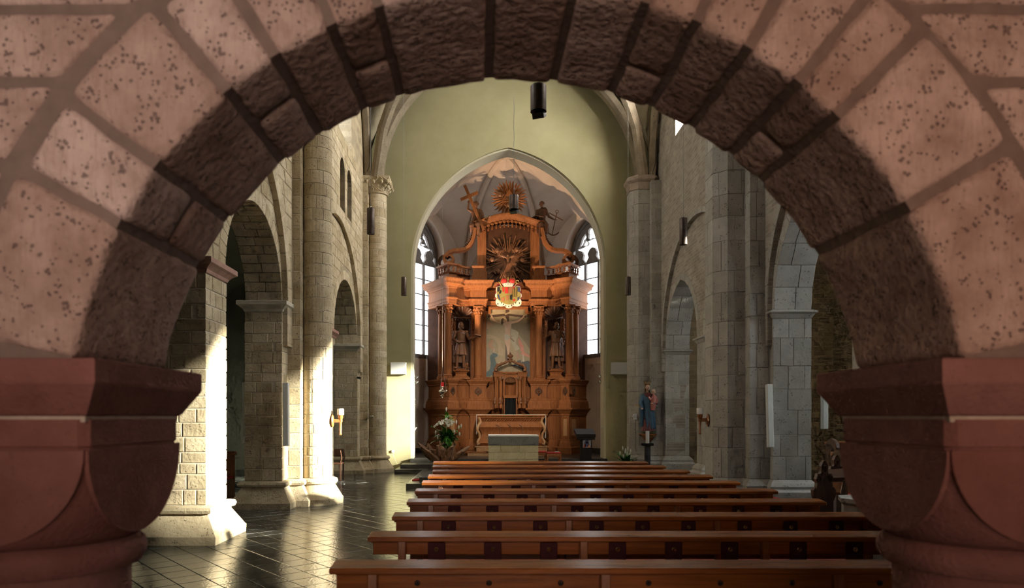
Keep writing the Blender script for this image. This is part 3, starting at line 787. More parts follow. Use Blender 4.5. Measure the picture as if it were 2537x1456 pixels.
rB, rcB = right_pier(20.1, 21.6, 20.9, 'far right grey arcade pier beside the chancel arch', 'far right grey eight-sided column behind the painted Madonna statue', 60)
rC, rcC = right_pier(4.4, 6.0, 5.2, 'right grey pier hidden behind the near arch', 'right grey column hidden behind the near arch', 70)
for (y0, y1), lab in (((16.5, 17.12), 'grey middle pier between the two far right pointed arches'), ((9.13, 9.9), 'grey pier between the two near right pointed arches')):
    t = thing('pier', lab, 'pier', (5.7, (y0+y1)/2, 0)); pl = rectp(RX1-.014, RX0+.012, y0, y1)
    masonry(t, pl, courses(.52, SPR_R-.16, .40, 81), .46, GREY, GREYM, seed=int(y0), bev=.006, joint=.006)
    mb = MB(); mb.sweep(pl, BASEG, True); mb.build('base', GREY, t); impost_r(t, pl, SPR_R)

# ------------------------------------------------------------------ nave vault, aisles, outer walls
def barrel(x, y, yc, hy, R=4.35, z0=8.9):
    a = math.sqrt(max(0, 1-((x-NAVE_C)/R)**2)); b = math.sqrt(max(0, 1-((y-yc)/hy)**2)); return z0+4.1*max(a, b)
mb = MB(); nx, ny = 48, 60
for yc, hy in ((5.9-3.75, 3.75), (9.65, 3.75), (17.15, 3.75)):
    b = len(mb.v)
    for i in range(nx+1):
        for j in range(ny+1):
            x = NAVE_C-4.45+8.9*i/nx; y = yc-hy+2*hy*j/ny; mb.v.append((x, y, barrel(x, y, yc, hy)))
    for i in range(nx):
        for j in range(ny):
            mb.f.append([b+i*(ny+1)+j, b+(i+1)*(ny+1)+j, b+(i+1)*(ny+1)+j+1, b+i*(ny+1)+j+1]); mb.m.append(0)
ceil = tag(mb.build('ceiling', VAULT, smooth='all'), 'plastered groin vault over the nave', None, None, 'structure')
def vault_rib(name, pts, wdt, dep, m, parent):
    mb = MB(); rings = []
    for i, p in enumerate(pts):
        p = Vector(p); d = (Vector(pts[min(i+1, len(pts)-1)])-Vector(pts[max(i-1, 0)])).normalized(); s_ = d.cross(Vector((0, 0, 1)))
        if s_.length < .05: s_ = rings and last or Vector((0, 1, 0))
        s_.normalize(); last = s_; n_ = s_.cross(d).normalized()
        if n_.z < 0: n_ = -n_
        rings.append([p+s_*wdt/2+n_*.08, p+s_*wdt/2-n_*dep*.55, p+s_*wdt*.28-n_*dep, p-s_*wdt*.28-n_*dep, p-s_*wdt/2-n_*dep*.55, p-s_*wdt/2+n_*.08])
    mb.loft(rings); return mb.build(name, m, parent)
for yy in (5.9, 13.4, 20.95):
    pts = [(NAVE_C+4.02*math.cos(a), yy, 8.9+4.02*math.sin(a)) for a in [PI*i/36 for i in range(37)]]
    vault_rib('transverse_rib', pts, .42, .16, RIB, ceil)
for yc in (9.65, 17.15):
    for sg in (-1, 1):
        pts = []
        for i in range(33):
            k = -1+2*i/32; x = NAVE_C+4.05*k; y = yc+sg*3.45*k; pts.append((x, y, 8.9+4.0*math.sqrt(max(0, 1-k*k))))
        vault_rib('diagonal_rib', pts, .26, .16, RIB, ceil)
    for xx in (-3.52, 5.06):
        pts = [(xx, yc+3.45*math.cos(a), 8.9+3.9*math.sin(a)) for a in [PI*i/32 for i in range(33)]]
        vault_rib('wall_rib', pts, .22, .10, RIB, ceil)
mb = MB(); mb.box(-4.6, 6.2, 2.0, 22.2, 13.5, 13.8, 0); mb.build('roof_slab', VAULT, ceil)
# left aisle
mb = MB(); mb.box(-8.7, -8.4, 2.0, 21.6, -.1, 8.8, 0); mb.box(-8.7, -4.0, 21.5, 21.8, -.1, 8.8, 0); mb.box(-8.7, -4.4, 2.0, 2.3, -.1, 8.8, 0)
wal = tag(mb.build('wall_left_aisle', PLASTERG), 'grey green plaster wall of the left aisle', None, None, 'structure')
mb = MB()
for yc, hy in ((9.65, 3.75), (17.15, 3.75), (3.7, 2.2)):
    b = len(mb.v)
    for i in range(17):
        for j in range(31):
            x = -8.5+4.2*i/16; y = yc-hy+2*hy*j/30
            a = math.sqrt(max(0, 1-((x+6.4)/2.1)**2)); bb = math.sqrt(max(0, 1-((y-yc)/hy)**2)); mb.v.append((x, y, 3.9+2.1*max(a, bb)))
    for i in range(16):
        for j in range(30): mb.f.append([b+i*31+j, b+(i+1)*31+j, b+(i+1)*31+j+1, b+i*31+j+1]); mb.m.append(0)
mb.build('aisle_vault', PLASTERG, wal, smooth='all')
mb = MB(); mb.box(-8.7, -4.41, 2.0, 21.8, 8.6, 8.8, 0); mb.build('aisle_roof', PLASTERG, wal)
t = thing('column', 'shadowed half column with capital on the left aisle wall', 'column', (-8.3, 16.2, 0))
mb = MB(); mb.lathe([(.62, 0), (.62, .3), (.48, .5), (.45, .55), (.43, .6), (.42, 3.2), (.47, 3.22), (.47, 3.3), (.43, 3.34), (.62, 3.7), (.66, 3.72), (.66, 3.9), (.5, 3.95)], (-8.1, 16.2, 0), 32); mb.build('shaft', TUFF, t, smooth=True)
# right aisle with its windows
RW = 11.0
AW = (.62, .66, .62, .44)
wins = [pointed(wy, hh, 3.85, 6.1, 1.0) for wy, hh in zip(AISLE_WIN_Y, AW)]
mb = MB()
mb.plate([[(2.0, -.1), (21.6, -.1), (21.6, 9.1), (2.0, 9.1)]]+wins, RW, RW+.55, lambda u, v, w_: (w_, u, v))
mb.box(6.0, 11.6, 2.0, 2.3, -.1, 9.1, 0)
war = tag(mb.build('wall_right_aisle', BRICKB), 'brown brick outer wall of the right aisle', None, None, 'structure')
boxo('end_wall', BRICKE, war, 5.9, 11.6, 21.5, 21.8, -.1, 9.1, 0)
mb = MB()
for yc, hy in ((9.65, 3.75), (17.15, 3.75), (3.7, 2.2)):
    b = len(mb.v)
    for i in range(17):
        for j in range(31):
            x = 5.9+5.3*i/16; y = yc-hy+2*hy*j/30
            a = math.sqrt(max(0, 1-((x-8.5)/2.6)**2)); bb = math.sqrt(max(0, 1-((y-yc)/hy)**2)); mb.v.append((x, y, 4.9+3.2*max(a, bb)))
    for i in range(16):
        for j in range(30): mb.f.append([b+i*31+j, b+(i+1)*31+j, b+(i+1)*31+j+1, b+i*31+j+1]); mb.m.append(0)
mb.build('aisle_vault', VAULT, war, smooth='all')
mb = MB(); mb.box(5.9, 11.6, 2.0, 21.8, 8.95, 9.15, 0); mb.build('aisle_roof', VAULT, war)
wn = 0
def window(label):
    global wn; wn += 1
    return thing('window_%d' % wn, label, None, (0, 0, 0), None, 'structure')
for k, wy in enumerate(AISLE_WIN_Y):
    t = window('tall pointed window of the right aisle, %s from the entrance' % ('first', 'second', 'third', 'fourth')[k])
    o = pointed(wy, AW[k], 3.85, 6.1, 1.0); xx = RW+.3
    mb = MB(); mb.plate([o], 0, .012, lambda u, v, w_: (xx+w_, u, v)); mb.build('pane', CLEAR, t)
    mb = MB(); mb.box(xx-.03, xx+.03, wy-.025, wy+.025, 3.85, 6.9, .004)
    for z in (4.35, 4.7, 5.05, 5.6, 6.15): mb.box(xx-.012, xx+.012, wy-.62, wy+.62, z-.012, z+.012, .002)
    mb.build('glazing_bar', LEAD, t)
for xx, cl, side in ((LX0+.12, CLW, 'left'), (RX0-.15, ((10.2, .7), (18.0, .75)), 'right')):
    for k, (c, h) in enumerate(cl):
        t = window('high clerestory window in the %s nave wall of the %s bay' % (side, ('near', 'far')[k]))
        o = pointed(c, h, 8.95 if side == 'left' else 9.4, 11.0, 1.0)
        mb = MB(); mb.plate([o], 0, .02, lambda u, v, w_: (xx+w_, u, v)); mb.build('pane', (PANEC if k else PANECR) if side == 'right' else PANECL if k else PANECN, t)
        mb = MB(); mb.box(xx-.03, xx+.05, c-.03, c+.03, 9, 12, .005)
        for z in (9.6, 10.2, 10.8, 11.4): mb.box(xx-.012, xx+.03, c-h*.9, c+h*.9, z-.012, z+.012, .002)
        mb.build('glazing_bar', LEAD, t)

# ------------------------------------------------------------------ chancel arch wall
CHX, CHH = .763, 3.08
WY0, WY1 = 21.5, 22.25
hole = pointed(CHX, CHH, 0, 6.4, 3.76, 24)
mb = MB()
mb.plate([[(-4.4, -.1)]+[(-2.6, -.1)]+[(hole[0][0], -.1)]+hole+[(hole[-1][0], -.1), (6.0, -.1), (6.0, 13.6), (-4.4, 13.6)]], 0, 1, lambda u, v, w_: (u, WY0 if w_ > .5 else WY1, v))
wall_back = tag(mb.build('wall_back', PLASTER), 'yellow green plaster wall with the pointed chancel arch', None, None, 'structure')
mb = MB(); pts = hole; inn = pointed(CHX, CHH-.07, 0, 6.4, 3.76-.05, 24)
mb.plate([pts+inn[::-1]], 0, 1, lambda u, v, w_: (u, WY0+.07 if w_ > .5 else WY1-.07, v)); mb.build('arch_lining', mat('arch_plaster', (.50,.46,.32), (.56,.52,.38), 2, .95), wall_back)

# ------------------------------------------------------------------ apse
AP = [(-2.95, 22.2), (-2.95, 24.4), (-.75, 27.4), (2.28, 27.4), (4.48, 24.4), (4.48, 22.2)]
K = Vector((.763, 24.0, 10.95)); ZS = 6.6
wall_apse = None
def seg(i):
    a, b = Vector((*AP[i], 0)), Vector((*AP[i+1], 0)); d = (b-a); L_ = d.length; d.normalize(); n_ = Vector((-d.y, d.x, 0))   # outwards
    return a, d, n_, L_
WSILL, WSPR, WRISE, WHALF, WCT = 3.98, 7.75, 1.28, 1.04, .325
mb = MB()
for i in range(5):
    a, d, n_, L_ = seg(i)
    fn = lambda u, v, w_, a=a, d=d, n_=n_: tuple(a+d*u+n_*w_+Vector((0, 0, v)))
    loops = [[(-.3 if i else 0, 0), (L_+.3, 0), (L_+.3, 10.6), (-.3 if i else 0, 10.6)]]
    if i in (1, 3):
        uc = L_*(WCT if i == 1 else 1-WCT); loops.append(pointed(uc, WHALF+.13, WSILL-.12, WSPR, WRISE+.16, 14))
    mb.plate(loops, .0, .6, fn)
wall_apse = tag(mb.build('wall_apse', PLASTERP), 'pale plaster walls of the apse behind the high altar', None, None, 'structure')
mb = MB()
for i in range(5):
    a, d, n_, L_ = seg(i); mb.plate([[(0, .36), (L_, .36), (L_, .52), (0, .52)]], -.02, .0, lambda u, v, w_, a=a, d=d, n_=n_: tuple(a+d*u+n_*w_+Vector((0, 0, v))))
mb.build('skirting', STEP, wall_apse)
def rib_pt(c, s_):
    c = Vector((c[0], c[1], ZS)); k = math.sin(s_*PI/2); h = 1-math.cos(s_*PI/2)
    p = c.lerp(Vector((K.x, K.y, ZS)), h); p.z = ZS+(K.z-ZS)*k**.92; return p
mb = MB()
NS = 18
for i in range(5):
    a, d, n_, L_ = seg(i)
    arch = pointed(L_/2, L_/2, ZS, ZS, 2.75 if i in (1, 3) else 2.6, NS)[1:-1]
    for half_, corner in ((arch[:NS+1], AP[i]), (arch[::-1][:NS+1], AP[i+1])):
        b = len(mb.v); M_ = 8
        for q, (u, z) in enumerate(half_):
            wpt = a+d*u+Vector((0, 0, z)); rp = rib_pt(corner, q/NS)
            for m_ in range(M_+1):
                f = m_/M_; p = wpt.lerp(rp, f); p.z += .25*math.sin(f*PI)*(q/NS); mb.v.append(tuple(p))
        for q in range(NS):
            for m_ in range(M_): mb.f.append([b+q*(M_+1)+m_, b+q*(M_+1)+m_+1, b+(q+1)*(M_+1)+m_+1, b+(q+1)*(M_+1)+m_]); mb.m.append(0)
b = len(mb.v)                                    # front web, between the first and last ribs
for q in range(NS+1):
    l_, r_ = rib_pt(AP[0], q/NS), rib_pt(AP[5], q/NS)
    for m_ in range(9): p = l_.lerp(r_, m_/8); mb.v.append((p.x, p.y, p.z+.3*math.sin(m_/8*PI)*(1-q/NS)*2))
mb.build('vault_web', PLASTERP, wall_apse, smooth='all')
for c in AP[:6]:
    pts = [tuple(rib_pt(c, q/22)+Vector((0, 0, -.02))) for q in range(23)]
    vault_rib('vault_rib', pts, .20, .15, mat('apse_rib', (.42,.33,.26), (.50,.40,.32), 3, .9), wall_apse)
mb = MB(); mb.lathe([(.02, -.16), (.14, -.14), (.2, -.05), (.2, .05)], tuple(K), 20); mb.build('boss', PLASTERP, wall_apse, smooth=True)
mb = MB(); mb.box(-3.6, 5.2, 22.1, 28.2, 11.6, 11.8, 0); mb.build('apse_roof', PLASTERP, wall_apse)
# apse windows: tracery, mullions, one pane per light and row
def circ(c, r, n=16): return [(c[0]+r*math.cos(2*PI*i/n), c[1]+r*math.sin(2*PI*i/n)) for i in range(n)]
def foil(c, r, k, a0=0, n=8):
    out = []
    for i in range(k):
        a = a0+2*PI*i/k; cc = (c[0]+r*.48*math.cos(a), c[1]+r*.48*math.sin(a))
        out += [(cc[0]+r*.46*math.cos(a-PI*.52+PI*1.04*j/n), cc[1]+r*.46*math.sin(a-PI*.52+PI*1.04*j/n)) for j in range(n+1)]
    return out
for i, lab in ((1, 'left'), (3, 'right')):
    a, d, n_, L_ = seg(i); uc = L_*(WCT if i == 1 else 1-WCT)
    fn = lambda u, v, w_, a=a, d=d, n_=n_, uc=uc: tuple(a+d*(uc+u)+n_*(w_)+Vector((0, 0, v)))
    t = window('tall bright three-light apse window with stone tracery on the %s' % lab)
    mb = MB(); mb.plate([pointed(0, WHALF+.13, WSILL-.12, WSPR, WRISE+.16, 14), pointed(0, WHALF-.02, WSILL, WSPR, WRISE-.02, 14)], .32, .48, fn)
    mb.build('window_frame', TRACERY, t)
    lw = 2*WHALF/3; cs = [-lw, 0, lw]; hd = []
    for c in cs:
        h = lw/2-.045
        hd.append([(c-h, WSPR-.30), (c+h, WSPR-.30), (c+h, WSPR-.22), (c+h*.62, WSPR-.08), (c+h*.8, WSPR+.06), (c+h*.45, WSPR+.22), (c, WSPR+.28), (c-h*.45, WSPR+.22), (c-h*.8, WSPR+.06), (c-h*.62, WSPR-.08), (c-h, WSPR-.22)])
    hd += [foil((0, WSPR+.80), .27, 4, PI/4), foil((-.36, WSPR+.50), .155, 3, PI/2), foil((.36, WSPR+.50), .155, 3, PI/2),
           [(.30, WSPR+.70), (.55, WSPR+.42), (.72, WSPR+.34), (.52, WSPR+.72), (.34, WSPR+.88)], [(-.30, WSPR+.70), (-.55, WSPR+.42), (-.72, WSPR+.34), (-.52, WSPR+.72), (-.34, WSPR+.88)],
           [(.76, WSPR+.30), (.88, WSPR+.02), (.93, WSPR+.1), (.84, WSPR+.36)], [(-.76, WSPR+.30), (-.88, WSPR+.02), (-.93, WSPR+.1), (-.84, WSPR+.36)]]
    head = [(-WHALF, WSPR-.30)]+pointed(0, WHALF, WSPR, WSPR, WRISE, 14)[1:-1]+[(WHALF, WSPR-.30)]
    mb = MB(); mb.plate([head]+hd, .34, .44, fn); mb.build('tracery', TRACERY, t)
    hm = MB(); hm.plate([head], .455, .47, fn); hm.build('tracery_pane', PANE, t)
    for u in (-lw/2, lw/2):
        mb = MB(); mb.plate([[(u-.042, WSILL-.1), (u+.042, WSILL-.1), (u+.042, WSPR-.26), (u-.042, WSPR-.26)]], .31, .46, fn); mb.build('mullion', TRACERY, t)
    rows = [WSILL+(WSPR-.30-WSILL)*k/6 for k in range(7)]
    for z in rows[1:]:
        mb = MB(); mb.plate([[(-WHALF, z-.017), (WHALF, z-.017), (WHALF, z+.017), (-WHALF, z+.017)]], .36, .44, fn); mb.build('saddle_bar', LEAD, t)
    out_c = cs[0] if i == 1 else cs[2]
    for c in cs:
        for z0, z1 in zip(rows[:-1], rows[1:]):
            h = lw/2-.03
            if c == out_c:                                # a narrow yellow border strip on the inner side of the outer light
                s_ = 1 if i == 1 else -1
                mb = MB(); e0, e1 = sorted((c+s_*(h-.075), c+s_*h)); mb.plate([[(e0, z0), (e1, z0), (e1, z1), (e0, z1)]], .40, .42, fn); mb.build('border_pane', PANEY, t)
                e0, e1 = sorted((c-s_*h, c+s_*(h-.08)))
            else: e0, e1 = c-h, c+h
            mb = MB(); mb.plate([[(e0, z0), (e1, z0), (e1, z1), (e0, z1)]], .40, .42, fn); mb.build('pane', PANE, t)
    mb = MB(); mb.plate([[(-WHALF-.14, WSILL-.14), (WHALF+.14, WSILL-.14), (WHALF+.14, WSILL), (-WHALF-.14, WSILL)]], -.02, .5, fn); mb.build('window_sill', TRACERY, t)

# ------------------------------------------------------------------ chancel steps and platform
def slab(name, x0, x1, y0, y1, z0, z1, lab):
    mb = MB(); mb.box(x0, x1, y0, y1, z0, z1, .012); return tag(mb.build(name, STEP), lab, None, None, 'structure')
slab('floor_platform', -1.83, 3.36, 15.9, 20.2, -.05, .12, 'low dark stone platform in front of the altar table')
slab('floor_platform', -1.55, 3.08, 16.25, 20.6, .0, .24, 'upper dark stone tier of the altar platform')
slab('floor_step', -2.66, 4.18, 20.12, 21.6, -.05, .12, 'lowest dark stone step up to the chancel')
slab('floor_step', -2.53, 4.05, 20.52, 21.7, -.05, .24, 'second dark stone step up to the chancel')
slab('floor_chancel', -2.33, 3.86, 21.4, 22.6, -.05, .36, 'dark polished chancel floor under the arch')
slab('floor_chancel', -3.0, 4.55, 22.2, 27.6, -.05, .355, 'dark polished floor of the apse')

# ------------------------------------------------------------------ high altar retable
RXC, RYC = .87, 24.65
def rp(u, v): return (RXC+u, RYC-v)
HALF = [(-2.95, -.75), (-2.50, 0.0), (-2.12, .62), (-1.86, .45), (-1.80, .25), (-1.70, .11), (-1.56, .01), (-1.39, -.05), (-1.38, .12), (-.80, .12), (-.80, -.35)]
def plan_of(h): return [rp(u, v) for u, v in h]+[rp(-u, v) for u, v in h[::-1]]
PLAN = plan_of(HALF)
retable = thing('high_altar_retable', 'tall carved oak high altar with columns filling the apse', 'altar', (RXC, RYC, .355))
ZF = .355
def sw(name, prof, m=OAK, plan=PLAN, parent=retable):
    mb = MB(); mb.sweep(plan, prof); return mb.build(name, m, parent)
low = sw('lower_pedestal', [(.16, ZF), (.16, .58), (.14, .60), (.11, .62), (.07, .74), (.03, .82), (.03, .86), (.0, .88), (.0, 1.70), (.03, 1.72), (.03, 1.77), (.06, 1.80), (.13, 1.88), (.20, 1.93), (.21, 1.97), (.20, 1.985), (-.5, 1.99)])
up = sw('upper_pedestal', [(.12, 1.985), (.12, 2.12), (.10, 2.13), (.10, 2.19), (.08, 2.24), (.03, 2.28), (.03, 2.33), (0, 2.35), (0, 2.79), (.03, 2.80), (.03, 2.85), (.06, 2.88), (.12, 2.95), (.13, 2.99), (.12, 3.01), (-.5, 3.02)])
ent = sw('entablature', [(-.5, 5.66), (.0, 5.66), (.0, 5.74), (.02, 5.745), (.02, 5.84), (.06, 5.87), (.06, 5.90), (.0, 5.92), (.0, 6.22), (.03, 6.24), (.04, 6.28), (.12, 6.33), (.20, 6.36), (.21, 6.43), (.27, 6.50), (.28, 6.54), (-.6, 6.56)])
BACK = [(-2.98, -.80), (-2.5, -.62), (-2.0, -.55), (-1.45, -.50), (-1.38, -.34), (-.80, -.34), (-.80, -.42)]
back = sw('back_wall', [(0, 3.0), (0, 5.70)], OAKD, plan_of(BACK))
# raised panels with carved cartouches on the pedestals
def facet(p, q, w_, z0, z1, parent, name, m=OAK, carved=True, frame=.035, fill=None):
    """framed panel on the vertical facet between plan points p and q"""
    a, b = Vector((*rp(*p), 0)), Vector((*rp(*q), 0)); d = (b-a).normalized(); n_ = Vector((d.y, -d.x, 0)); c = (a+b)/2; h = w_/2
    fn = lambda u, v, o: tuple(c+d*u+n_*o+Vector((0, 0, v)))
    o_ = [(-h, z0), (h, z0), (h, z1), (-h, z1)]; i_ = [(-h+frame, z0+frame), (h-frame, z0+frame), (h-frame, z1-frame), (-h+frame, z1-frame)]
    mb = MB(); mb.plate([o_, i_], 0, .016, fn); pn = mb.build(name, m, parent)
    mb = MB(); g = frame+.018; mb.plate([[(-h+g, z0+g), (h-g, z0+g), (h-g, z1-g), (-h+g, z1-g)]], 0, .007, fn); mb.build('panel_field', fill or m, pn)
    if carved:
        mb = MB(); zc_ = (z0+z1)/2; R_ = min(h-g, (z1-z0)/2-g)*1.02; hz = (z1-z0)/2-g
        for k in range(14):
            an = 2*PI*k/14; mb.ball(fn(R_*.80*math.cos(an), zc_+hz*.72*math.sin(an), .016), (.030, .018, .030), 6, 4)
        mb.tube([fn(R_*.55*math.cos(2*PI*k/16), zc_+hz*.5*math.sin(2*PI*k/16), .018) for k in range(17)], .014, 5)
        mb.ball(fn(0, zc_, .012), (R_*.36, .03, hz*.3), 8, 5)
        for sg in (-1, 1): mb.ball(fn(0, zc_+sg*hz*.92, .014), (.03, .02, .05), 6, 4)
        mb.build('carved_cartouche', OAKD, pn, smooth=True)
for sg in (-1, 1):
    S_ = lambda p: (sg*abs(p[0]), p[1])
    def fc(p, q, *a, **k):
        if sg < 0: facet(p, q, *a, **k)
        else: facet((-q[0], q[1]), (-p[0], p[1]), *a, **k)
    fc((-2.50, 0), (-2.12, .62), .46, 2.40, 2.76, up, 'side_panel')
    fc((-2.12, .62), (-1.86, .45), .27, 2.40, 2.76, up, 'corner_panel')
    fc((-1.38, .12), (-.80, .12), .42, 2.40, 2.76, up, 'front_panel')
    fc((-2.50, 0), (-2.12, .62), .52, .93, 1.67, low, 'side_panel', carved=False, frame=.06, fill=OAKP)
    fc((-2.12, .62), (-1.86, .45), .28, .93, 1.67, low, 'corner_panel', carved=False, frame=.05, fill=OAKP)
    fc((-1.38, .12), (-.80, .12), .44, .93, 1.67, low, 'front_panel', carved=False, frame=.05)
# columns
def rcol(u, v, n=26):
    x, y = rp(u, v); mb = MB()
    mb.box(x-.175, x+.175, y-.175, y+.175, 3.02, 3.07, .006)
    mb.lathe([(.17, 3.07), (.178, 3.09), (.168, 3.12), (.150, 3.13), (.160, 3.155), (.142, 3.175), (.136, 3.19)], (x, y, 0), n)
    b = mb.build('column_base', OAK, retable, smooth=True)
    mb = MB(); mb.lathe([(.137, 3.19), (.139, 3.8), (.134, 4.6), (.124, 5.30), (.132, 5.31), (.132, 5.34), (.124, 5.345)], (x, y, 0), n); mb.build('column_shaft', OAK, retable, smooth=True)
    mb = MB(); mb.lathe([(.122, 5.345), (.126, 5.45), (.145, 5.54), (.165, 5.60)], (x, y, 0), n)
    mb.box(x-.18, x+.18, y-.18, y+.18, 5.60, 5.655, .008)
    for k in range(8):
        a = 2*PI*k/8+PI/8; mb.ball((x+.135*math.cos(a), y+.135*math.sin(a), 5.42), (.035, .035, .055), 6, 5)
    for k in range(4):
        a = PI/4+PI/2*k; mb.ball((x+.185*math.cos(a), y+.185*math.sin(a), 5.55), (.045, .045, .045), 8, 5)
        a += PI/4; mb.ball((x+.155*math.cos(a), y+.155*math.sin(a), 5.53), (.05, .05, .05), 8, 5)
    mb.build('column_capital', OAK, retable, smooth=True)
for sg in (-1, 1):
    rcol(sg*2.17, .33); rcol(sg*2.41, -.03); rcol(sg*1.094, -.02)
    # inner pilaster behind the column and niche frame
    for (u0, u1, v0, v1) in ((-1.36, -.83, -.34, -.24), (-2.02, -1.92, -.55, -.42)):
        a, b = sorted((sg*u0, sg*u1)); mb = MB(); x0, y0 = rp(a, v1); x1, y1 = rp(b, v0); mb.box(x0, x1, y0, y1, 3.02, 5.66, .008); mb.build('pilaster', OAK, retable)
    # shell canopy over the niche
    mb = MB(); cx, cy = rp(sg*1.66, -.36)
    for k in range(9):
        a = PI*(.08+.84*k/8); pts = [(cx+(.08+.30*f)*math.cos(a), cy-.10-.24*f, 5.32+.34*f*math.sin(a)**.6+.02) for f in (0, .35, .7, 1)]
        mb.tube(pts, [.03, .045, .06, .05], 6)
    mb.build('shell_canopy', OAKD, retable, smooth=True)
    mb = MB(); mb.tube([(cx-.30, cy-.12, 5.30), (cx-.12, cy-.26, 5.26), (cx+.12, cy-.26, 5.26), (cx+.30, cy-.12, 5.30)], .035, 6)
    for k in range(7): mb.ball((cx-.24+.08*k, cy-.24+abs(k-3)*.02, 5.22), (.03, .03, .05), 6, 4)
    mb.build('canopy_garland', OAKD, retable, smooth=True)
    for du in (-.36, .36):                                     # hanging garlands beside the niche
        mb = MB()
        for k in range(9): mb.ball((cx+du+.012*math.sin(k*2.2), cy-.10, 5.20-.11*k), (.055-.002*k, .045, .065), 7, 5)
        mb.build('garland', OAK, retable, smooth=True)
    # statue console
    x, y = rp(sg*1.70, -.02); mb = MB(); q = rectp(x-.19, x+.19, y-.17, y+.17)
    mb.sweep(q, [(.14, 3.02), (.14, 3.07), (.10, 3.09), (.02, 3.15), (0, 3.20), (.03, 3.27), (.10, 3.31), (.11, 3.34), (.0, 3.345), (0, 3.40)], True, True); mb.build('statue_console', OAK, retable)
# painting
PY = RYC+.38
pw0, pw1, pz0, pz1 = RXC-.80, RXC+.80, 3.12, 5.60
def cornered(g, n=5):
    a, b, c, d = pw0-g, pw1+g, pz0-g, pz1+g; r = .17
    L_ = [(a, c), (b, c), (b, d-r)]+[(b-r+r*math.cos(-PI/2-PI/2*i/n+0)*-0-r*0+r*(1-math.cos(PI/2*i/n))*-1+r, d-r+r*math.sin(PI/2*i/n)) for i in range(1, n+1)]
    return L_[:3]+[(b-r, d-r), (b-r, d), (a+r, d), (a+r, d-r), (a, d-r)]
painting = thing('altar_painting', 'altar painting of a crucified figure with a kneeling monk and burning town', 'painting', (RXC, PY, pz0))
fp = lambda u, v, w_: (u, PY-.02-w_, v)
mb = MB(); mb.plate([cornered(.10), cornered(.0)], -.02, .07, fp); fr = mb.build('picture_frame', OAK, painting)
mb = MB(); mb.plate([cornered(.05), cornered(.022)], .07, .085, fp); mb.build('frame_moulding', OAK, fr)
# upper attic with the great glory of rays
UA0, UA1 = -.05, -.55
mb = MB(); x0, x1 = RXC-1.13, RXC+1.13
yF, yB = RYC+.12, RYC+.70
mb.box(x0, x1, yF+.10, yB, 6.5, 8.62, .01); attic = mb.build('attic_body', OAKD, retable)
def curve_top(x): k = (x-RXC)/1.30; return 8.72+.30*(math.cos(k*PI/2)**1.5 if abs(k) < 1 else 0)
for sg in (-1, 1):
    a, b = sorted((RXC+sg*1.13, RXC+sg*.80)); mb = MB(); mb.box(a, b, yF, yF+.3, 6.62, 8.66, .012); mb.box(a-.03, b+.03, yF-.03, yF+.3, 6.56, 6.95, .012); mb.build('attic_pilaster', OAK, attic)
mb = MB(); N_ = 40
prof = [(-.02, -.22), (.03, -.21), (.05, -.15), (.12, -.10), (.16, -.05), (.17, 0), (.12, .025)]
rings = []
for i in range(N_+1):
    x = RXC-1.30+2.60*i/N_; zt = curve_top(x)
    rings.append([(x, yB, zt-.22)]+[(x, yF-o, zt+dz) for o, dz in prof]+[(x, yB, zt+.03)])
mb.loft(rings); mb.build('curved_cornice', OAK, attic, smooth=True)
for i in range(15):                                             # lambrequin with tassels
    x = RXC-1.02+2.04*i/14; zt = curve_top(x)-.22
    mb = MB(); mb.ball((x, yF-.02, zt-.03), (.07, .03, .07), 8, 5); mb.lathe([(.01, -.26), (.03, -.25), (.034, -.19), (.014, -.17), (.03, -.145), (.012, -.12), (.01, -.02)], (x, yF-.03, zt), 8)
    mb.build('tassel', OAK, attic, smooth=True)
# glory behind the dove
gc = Vector((RXC-.02, yF+.02, 7.36)); rg = random.Random(4)
glory = thing('dove_glory', 'carved dove with cherub heads in a dark burst of rays', 'carving', (gc.x, gc.y, gc.z-.9))
mb = MB(); mb.lathe([(.01, -.05), (.16, -.04), (.18, 0)], (0, 0, 0), 20)
mb.v = [(gc.x+x, gc.y+.06+z, gc.z+y) for x, y, z in mb.v]; mb.build('glory_core', OAKS, glory, smooth=True)
for k in range(56):
    a = 2*PI*(k+.5*rg.random())/56; l = (.62, .86, .72, .95)[k % 4]*(1.0 if abs(math.sin(a)) > .4 else .95); d = Vector((math.cos(a), 0, math.sin(a)))
    if d.x*l > 1.05: l = 1.0
    mb = MB(); mb.bar(gc+d*.12+Vector((0, .03, 0)), gc+d*l+Vector((0, .05, 0)), .030, .022, up=(0, 1, 0), b=.004, t1=1.6); mb.build('ray', OAKS, glory)
def cherub(parent, c, r, m, name='cherub_head'):
    mb = MB(); c = Vector(c)
    mb.ball(c, (r, r*.95, r*1.18), 12, 8)
    mb.ball(c+Vector((0, .01, r*.35)), (r*1.15, r*1.0, r*1.0), 10, 6)
    mb.ball(c+Vector((0, -r*.95, -r*.1)), (r*.16, r*.25, r*.22), 6, 4)
    for sg in (-1, 1):
        mb.ball(c+Vector((sg*r*.5, -r*.62, -r*.35)), (r*.36, r*.36, r*.36), 8, 5)
        mb.ball(c+Vector((sg*r*.38, -r*.86, r*.16)), (r*.14, r*.1, r*.1), 6, 4)
        for q in range(3):
            ro = Matrix.Rotation(-sg*(.2+.4*q), 4, 'Y').to_3x3()
            mb.ball(c+Vector((sg*r*(1.25+.25*(2-q)), r*.3, -r*.4+r*.45*(1-q))), (r*.85, r*.22, r*.34), 8, 5, ro)
    return mb.build(name, m, parent, smooth='all', remesh=r*.10)
for px, py in ((1233, 622), (1281, 620), (1220, 645), (1294, 646), (1235, 674), (1281, 672), (1259, 683)):
    cherub(glory, (RXC+(px-1260)*.0147, yF-.05, Z(py, 24.8)), .075, OAKS)
